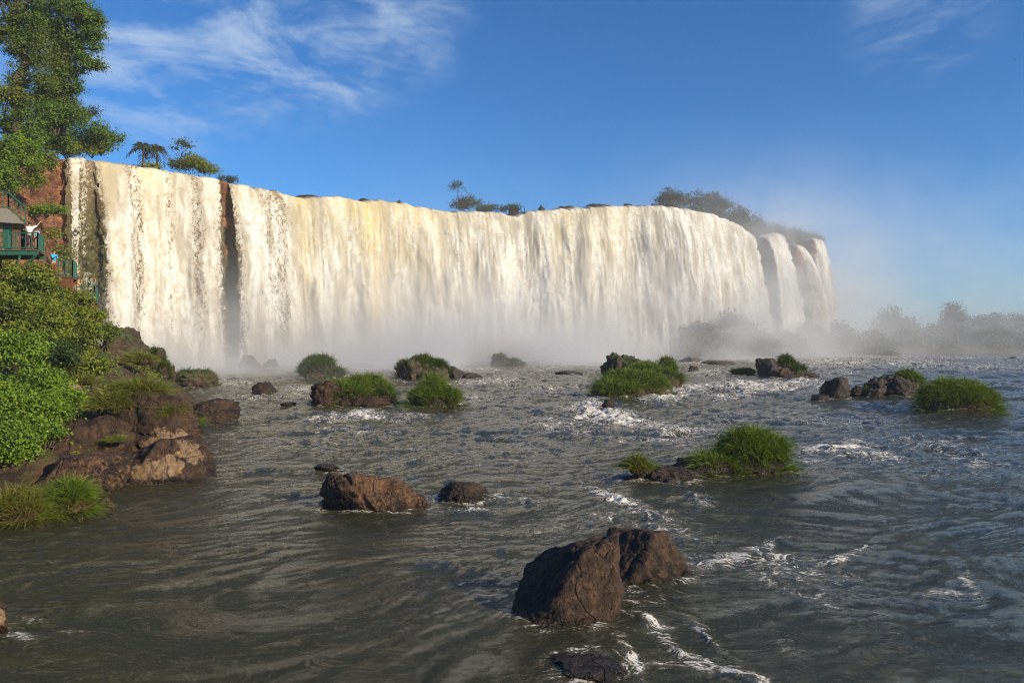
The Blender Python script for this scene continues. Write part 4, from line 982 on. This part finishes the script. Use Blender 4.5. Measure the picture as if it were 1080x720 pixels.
r2, a2, w2 = platform('middle platform with rust red beams where a blue shirted visitor stands', 52, 77, 82, 292, 47, 2.4, 'rust_beam', 61, .2)
r3, a3, w3 = platform('lowest brown platform closest to the falls', 74, 100, 104, 318, 52, 2.4, 'rust_beam', 80, .34)
v, f = box(0, w2, -.02, .03, -.66, -.36); mesh('fascia', v, f, M['rust_beam'], r2, False)
v, f = box(0, w3, -.03, .04, -.45, -.08); mesh('fascia', v, f, M['rust_beam'], r3, False)
for q0, q1 in (((w1 - .2, .1, -.35), (w1 - 1.3, .5, -1.3)), ((w1 * .75, .1, -.35), (w1 * .6, .5, -1.4))):
    v, f = bar(q0, q1, .12); mesh('brace', v, f, M['green_paint'], r1, False)
# canopy / upper landing
root = empty('upper_landing', P(-40, 232, 45.6)); tag(root, 'concrete upper landing with sloping green railing above the deck', 'landing')
c0 = P(-40, 232, 45.6); e = P(26, 236, 45.6) - c0; e2 = P(8, 220, 45.6) - c0
V = np.array([(0, 0, 0), (e[0], 0, e[2]), (e[0], 3, e[2]), (0, 3, 0), (0, 0, .7), (e2[0], 0, e2[2]), (e2[0], 3, e2[2]), (0, 3, .7)], float)
V[:, 0] -= .66 * V[:, 1]; mesh('slab', V, [(0, 3, 2, 1), (4, 5, 6, 7), (0, 1, 5, 4), (1, 2, 6, 5), (2, 3, 7, 6), (3, 0, 4, 7)], M['concrete'], root, False)
railing(root, [(e2[0] - 2.6, .08, e2[2] + .25), (e2[0], .08, e2[2]), (e[0], .08, e[2] + .02)], 1.0, .8, .3)
q = P(8, 263, 46.2) - c0
v, f = bar((q[0], .6, q[2] + .02), (q[0], .6, 0.0), .34); mesh('column', v, f, M['green_paint'], root, False)

def skin(name, verts, edges, radii, mat, parent, sub=1, root=0):
    me = bpy.data.meshes.new(name); me.from_pydata([tuple(map(float, q)) for q in verts], edges, []); me.materials.append(mat)
    o = bpy.data.objects.new(name, me); COL.objects.link(o)
    if parent: o.parent = parent
    mo = o.modifiers.new('skin', 'SKIN'); mo.use_smooth_shade = True
    for i, rr in enumerate(radii):
        sv = me.skin_vertices[0].data[i]; sv.radius = (rr, rr) if np.isscalar(rr) else rr; sv.use_root = (i == root)
    s = o.modifiers.new('sub', 'SUBSURF'); s.levels = sub; s.render_levels = sub
    return o

def person(label, loc, rz, shirt, trousers, arms, lean=0.0, hat=None, scale=1.0, sleeves=1, hair='hair', group='visitors on the platforms'):
    """stands at loc facing local -y; arms: (elbow, wrist) of each side relative to the shoulder"""
    root = empty('person', loc, rz); tag(root, label, 'person', group); root.scale = (scale,) * 3
    L = lambda x, y, z: (x, y - lean * max(z - .9, 0), z)
    v = [L(0, 0, .95), L(0, 0, 1.12), L(0, -.01, 1.3), L(0, 0, 1.46), L(0, -.01, 1.53), L(0, -.03, 1.63), L(0, -.02, 1.71), L(0, -.115, 1.61)]
    rd = [.125, .115, .13, .06, .055, .088, .062, .018]
    e = [(0, 1), (1, 2), (2, 3), (3, 4), (4, 5), (5, 6), (5, 7)]
    def add(p, rr, par):
        v.append(p); rd.append(rr); e.append((par, len(v) - 1)); return len(v) - 1
    sh, wr = [], []
    for s, (el, wst) in zip((-1, 1), arms):
        a = add(L(.17 * s, 0, 1.42), .062, 2); S = np.array(v[a]); sh.append(a)
        b = add(tuple(S + el), .045, a); c = add(tuple(S + wst), .032, b); wr.append(c)
        d = np.array(v[c]) - np.array(v[b]); d /= np.linalg.norm(d)
        h = add(tuple(np.array(v[c]) + d * .07), .036, c)
        sx = np.cross(d, [0, 0, 1.]) if abs(d[2]) < .9 else np.array([1., 0, 0]); sx /= np.linalg.norm(sx)
        for k, ln in enumerate((.07, .085, .08, .065)):
            add(tuple(np.array(v[h]) + d * ln + sx * (k - 1.5) * .024), .009, h)
        add(tuple(np.array(v[c]) + d * .06 + sx * s * .055), .01, c)
    legs = []
    for s in (-1, 1):
        a = add((.095 * s, 0, .86), .088, 0); b = add((.1 * s, -.02, .48), .06, a); c = add((.105 * s, .01, .09), .042, b); add((.115 * s, -.13, .04), .035, c); legs.append((a, b, c))
    skin('body', v, e, rd, M['skin'], root, 1)
    tv = [v[0], v[1], v[2], L(0, 0, 1.43)]; tr = [.142, .142, .155, .085]; te = [(0, 1), (1, 2), (2, 3)]
    for k in (0, 1):
        i = sh[k]; tv += [v[i], v[i + 1]]; tr += [.082, .064]; te += [(2, len(tv) - 2), (len(tv) - 2, len(tv) - 1)]
        if sleeves > 1: tv.append(v[i + 2]); tr.append(.05); te.append((len(tv) - 2, len(tv) - 1))
    skin('shirt', tv, te, tr, cloth(shirt), root, 1)
    tv = [(0, 0, .98), (0, 0, .9)]; tr = [.142, .14]; te = [(0, 1)]
    for (a, b, c) in legs:
        tv += [v[a], v[b], v[c]]; tr += [.105, .082, .068]; n = len(tv); te += [(1, n - 3), (n - 3, n - 2), (n - 2, n - 1)]
    skin('trousers', tv, te, tr, cloth(trousers), root, 1)
    d, f = ico(3); q = d * np.array([.098, .108, .10]); hc = np.array(L(0, -.0, 1.665))
    q[:, 2] = np.maximum(q[:, 2], np.where(q[:, 1] < -.03, .03, -.05)); mesh('hair', q + hc, f, M[hair], root)
    for s in (-1, 1):
        d, f = ico(1); mesh('eye', d * .012 + np.array(L(.032 * s, -.115, 1.645)), f, M['hair'], root)
        x, y, z = v[legs[0 if s < 0 else 1][2]]
        d, f = ico(3); q = d * np.array([.05, .14, .055]); q[:, 2] = np.maximum(q[:, 2], -.04); mesh('shoe', q + np.array([x, y - .07, .042]), f, M['shoe'], root)
    return root
A_ = np.array
down = (A_([0, .02, -.28]), A_([0, -.04, -.52])); reach = (A_([0, -.14, -.24]), A_([0, -.42, -.14])); cam_ = (A_([0, -.2, -.2]), A_([0, -.26, .1])); up_ = (A_([-.2, -.12, .12]), A_([-.34, -.2, .36]))
person('man in a bright blue shirt and brown trousers reaching out on the middle platform', P(56.5, 292, 47.9), math.radians(70), (.02, .36, .62), (.16, .055, .025), (reach, reach), .05)
person('visitor in a white shirt with an arm up on the uppermost deck', P(31, 263, 47.3), math.radians(200), (.8, .78, .74), (.03, .035, .05), (up_, down), .12)
person('visitor in dark clothes beside the white shirted one', P(24, 263, 47.6), math.radians(160), (.05, .07, .11), (.025, .03, .04), (down, reach), .1, scale=.84, sleeves=2)
person('small visitor in pale blue at the corner of the uppermost deck', P(39, 263, 47.2), math.radians(230), (.25, .42, .6), (.2, .12, .08), (reach, down), .1, scale=.78)
person('visitor in a peach shirt raising a hand on the lowest platform', P(82, 318, 52.9), math.radians(110), (.62, .38, .2), (.04, .07, .12), (cam_, down), .03, scale=.97)
person('visitor in a grey green shirt taking a picture on the lowest platform', P(95, 318, 52.8), math.radians(80), (.2, .26, .22), (.05, .12, .10), (cam_, cam_), .03, sleeves=2)

# ------------------------------------------------------------------ birds
def bird(label, px, py, Y, span, bank):
    n = 17; s = np.linspace(-1, 1, n); ch = np.linspace(0, 1, 5)
    V = []
    for q in s:
        a = abs(q); w = .34 * (1 - a ** 1.6) + .03; body = math.exp(-(q / .1) ** 2)
        for k, c in enumerate(ch):
            V.append((q * span / 2, (-(c - .5) * (w + 1.0 * body) - .12 * a) * span / 2, (.22 * a - .12 * a * a + .10 * body * math.sin(c * math.pi)) * span / 2))
    top = np.array(V); bot = top.copy(); bot[:, 2] -= .02 * span + .1 * span * np.exp(-(top[:, 0] / (span * .05)) ** 2) * .6
    f = grid_faces(n, 5); v = np.concatenate([top, bot]); N_ = n * 5
    rim = [i * 5 for i in range(n)] + [(n - 1) * 5 + k for k in range(1, 5)] + [i * 5 + 4 for i in range(n - 2, -1, -1)] + [k for k in range(3, 0, -1)]
    side = [(rim[i], rim[(i + 1) % len(rim)], rim[(i + 1) % len(rim)] + N_, rim[i] + N_) for i in range(len(rim))]
    o = mesh('bird', v, np.concatenate([f, f[:, ::-1] + N_, np.array(side)]), M['bird'], loc=P(px, py, Y)); o.rotation_euler = bank
    tag(o, label, 'bird', 'birds in the sky')
bird('small dark bird gliding over the brink in mid falls', 542, 202, 120, .75, (.3, .2, .6))
bird('tiny dark bird high in the clear sky at the edge of the frame', 1070, 63, 110, .8, (.5, .25, .3))

# ------------------------------------------------------------------ air: even haze, and the spray cloud at the foot of the falls
def volbox(name, x0, x1, y0, y1, z0, z1, mat):
    v, f = box(x0, x1, y0, y1, z0, z1); return mesh(name, v, f, mat, None, False)
t = NT('haze_air'); pv = t.n('ShaderNodeVolumePrincipled'); pv.inputs['Density'].default_value = .0003; pv.inputs['Color'].default_value = (.92, .95, 1.0, 1); pv.inputs['Anisotropy'].default_value = 0.0
ou = t.n('ShaderNodeOutputMaterial'); t.l(pv.outputs[0], ou.inputs['Volume'])
tag(volbox('haze', -330, 430, -40, 345, -2.6, 62, t.m), kind='stuff')

t = NT('spray'); p = t.obj(); sp = t.n('ShaderNodeSeparateXYZ'); t.l(p, sp.inputs[0]); x, y, z = sp.outputs
wl = t.math('ADD', 124.0, t.math('MULTIPLY', x, .70))
s = t.math('SUBTRACT', wl, y)                                    # metres in front of the cliff
front = t.math('MULTIPLY', t.step(s, 0, 42, 1.0, 0.0), t.step(s, -25, 0, 0.7, 1.0))
hgt = t.step(x, -55, -5, 2.4, 5.4); hgt = t.math('ADD', hgt, t.step(x, 15, 80, 0.0, 7.0))
fall = t.math('EXPONENT', t.math('MULTIPLY', t.math('DIVIDE', t.math('MAXIMUM', z, 0.0), hgt), -1.0))
nz = t.noise(t.scale(p, (.055, .055, .085)), 1.0, 4, .62, .8)
nzm = t.step(nz, .34, .66, .2, 1.7)
base = t.math('MULTIPLY', t.math('MULTIPLY', front, fall), t.math('MULTIPLY', nzm, t.math('MULTIPLY', t.step(x, -55, 5, .12, .2), t.step(x, 58, 95, 1.0, .14))))
# thinner drift towards the far bank
dr = t.math('MULTIPLY', t.math('MULTIPLY', t.step(x, 5, 45, 0, 1), t.step(y, 112, 160, 0, 1)), t.math('EXPONENT', t.math('MULTIPLY', t.math('MAXIMUM', z, 0.0), -.052)))
dr = t.math('MULTIPLY', dr, t.math('MULTIPLY', nzm, t.step(x, 50, 150, .0165, .0135)))
edge = t.math('MULTIPLY', t.step(z, 26, 56, 1, 0), t.math('MULTIPLY', t.step(x, 170, 215, 1, 0), t.step(y, 195, 215, 1, 0)))
d = t.math('MULTIPLY', t.math('ADD', base, dr), edge)
pv = t.n('ShaderNodeVolumePrincipled'); t.l(d, pv.inputs['Density']); pv.inputs['Color'].default_value = (.91, .94, 1.0, 1); pv.inputs['Anisotropy'].default_value = 0.0
ou = t.n('ShaderNodeOutputMaterial'); t.l(pv.outputs[0], ou.inputs['Volume'])
tag(volbox('mist', -62, 218, 62, 217, -.6, 58, t.m), 'pale spray cloud drifting from the foot of the falls', 'mist', kind='stuff')

# ------------------------------------------------------------------ light, sky, camera
AZ, EL = math.radians(122), math.radians(23)
sd = Vector((math.sin(AZ) * math.cos(EL), math.cos(AZ) * math.cos(EL), math.sin(EL)))
ld = bpy.data.lights.new('sun', 'SUN'); ld.energy = 5.0; ld.angle = math.radians(.53); ld.color = (1.0, .845, .60)
lo_ = bpy.data.objects.new('sun', ld); COL.objects.link(lo_); lo_.rotation_euler = sd.to_track_quat('Z', 'Y').to_euler(); lo_.location = sd * 100

t = NT('World', True); SC.world = t.m
sky = t.n('ShaderNodeTexSky', sky_type='NISHITA', sun_disc=False, sun_elevation=EL, sun_rotation=AZ, altitude=200.0, air_density=1.0, dust_density=.3, ozone_density=3.0)
g = t.n('ShaderNodeTexCoord').outputs['Generated']; sg = t.n('ShaderNodeSeparateXYZ'); t.l(g, sg.inputs[0])
zc = t.math('MAXIMUM', sg.outputs[2], .05)
cb = t.n('ShaderNodeCombineXYZ'); t.l(t.math('DIVIDE', sg.outputs[0], zc), cb.inputs[0]); t.l(t.math('DIVIDE', sg.outputs[1], zc), cb.inputs[1])
def dmask(px, py, r0, r1):
    c = Vector(((px - 540) / F, 1, (HZ - py) / F)).normalized()
    dn = t.n('ShaderNodeVectorMath', operation='DOT_PRODUCT'); t.l(g, dn.inputs[0]); dn.inputs[1].default_value = c
    return t.step(dn.outputs['Value'], math.cos(math.radians(r1)), math.cos(math.radians(r0)))
w1_ = t.noise(t.scale(cb.outputs[0], (1.1, .8, 1), rot=(0, 0, .5)), 1.3, 8, .62, .9)
w2_ = t.noise(t.scale(cb.outputs[0], (2.2, 1.3, 1), rot=(0, 0, -.2)), 2.2, 7, .6, .6)
cl = t.math('ADD', t.math('MULTIPLY', w1_, .7), t.math('MULTIPLY', w2_, .3))
mk = dmask(180, 20, 1, 10)
for a in ((270, 35, 1, 8), (350, 28, 1, 8), (420, 5, 0, 7), (150, -40, 2, 14), (350, 80, 0, 3.5)):
    mk = t.math('MAXIMUM', mk, dmask(*a))
mk2 = t.math('MULTIPLY', t.math('MAXIMUM', dmask(970, 10, 0, 5.5), dmask(950, 50, 0, 3)), .75)
mk = t.math('MAXIMUM', mk, mk2)
cloud = t.math('MULTIPLY', mk, t.step(cl, .42, .66))
tn = t.n('ShaderNodeMix', data_type='RGBA', blend_type='MULTIPLY'); tn.inputs[0].default_value = 1; t.l(sky.outputs[0], tn.inputs[6]); tn.inputs[7].default_value = (.36, .89, 1.40, 1)
ccol = t.mix(t.math('MULTIPLY', cloud, .68), tn.outputs[2], (5.6, 6.9, 8.6))
bg = t.n('ShaderNodeBackground'); t.l(ccol, bg.inputs[0]); bg.inputs[1].default_value = .072
wo = t.n('ShaderNodeOutputWorld'); t.l(bg.outputs[0], wo.inputs[0])

cam = bpy.data.cameras.new('camera'); cam.sensor_width = 36; cam.lens = 36 * F / 1080; cam.clip_start = .1; cam.clip_end = 6000
cam.shift_y = -10 / 1080
co = bpy.data.objects.new('camera', cam); COL.objects.link(co); co.location = (0, 0, HC); co.rotation_euler = (math.pi / 2, 0, 0)
SC.camera = co
vs = SC.view_settings; vs.view_transform = 'Standard'; vs.look = 'None'; vs.exposure = 0.46; vs.gamma = 1.0; vs.use_curve_mapping = False
SC.render.engine = 'CYCLES'
cy_ = SC.cycles
cy_.max_bounces = 5; cy_.diffuse_bounces = 2; cy_.glossy_bounces = 2; cy_.transmission_bounces = 2; cy_.volume_bounces = 1; cy_.transparent_max_bounces = 8
cy_.volume_step_rate = 1.0; cy_.volume_max_steps = 128
cy_.use_denoising = True; cy_.denoising_prefilter = 'FAST'; cy_.filter_width = 1.1; cy_.sample_clamp_indirect = 3.0; cy_.sample_clamp_direct = 6.0
try: cy_.denoiser = 'OPENIMAGEDENOISE'
except Exception: pass
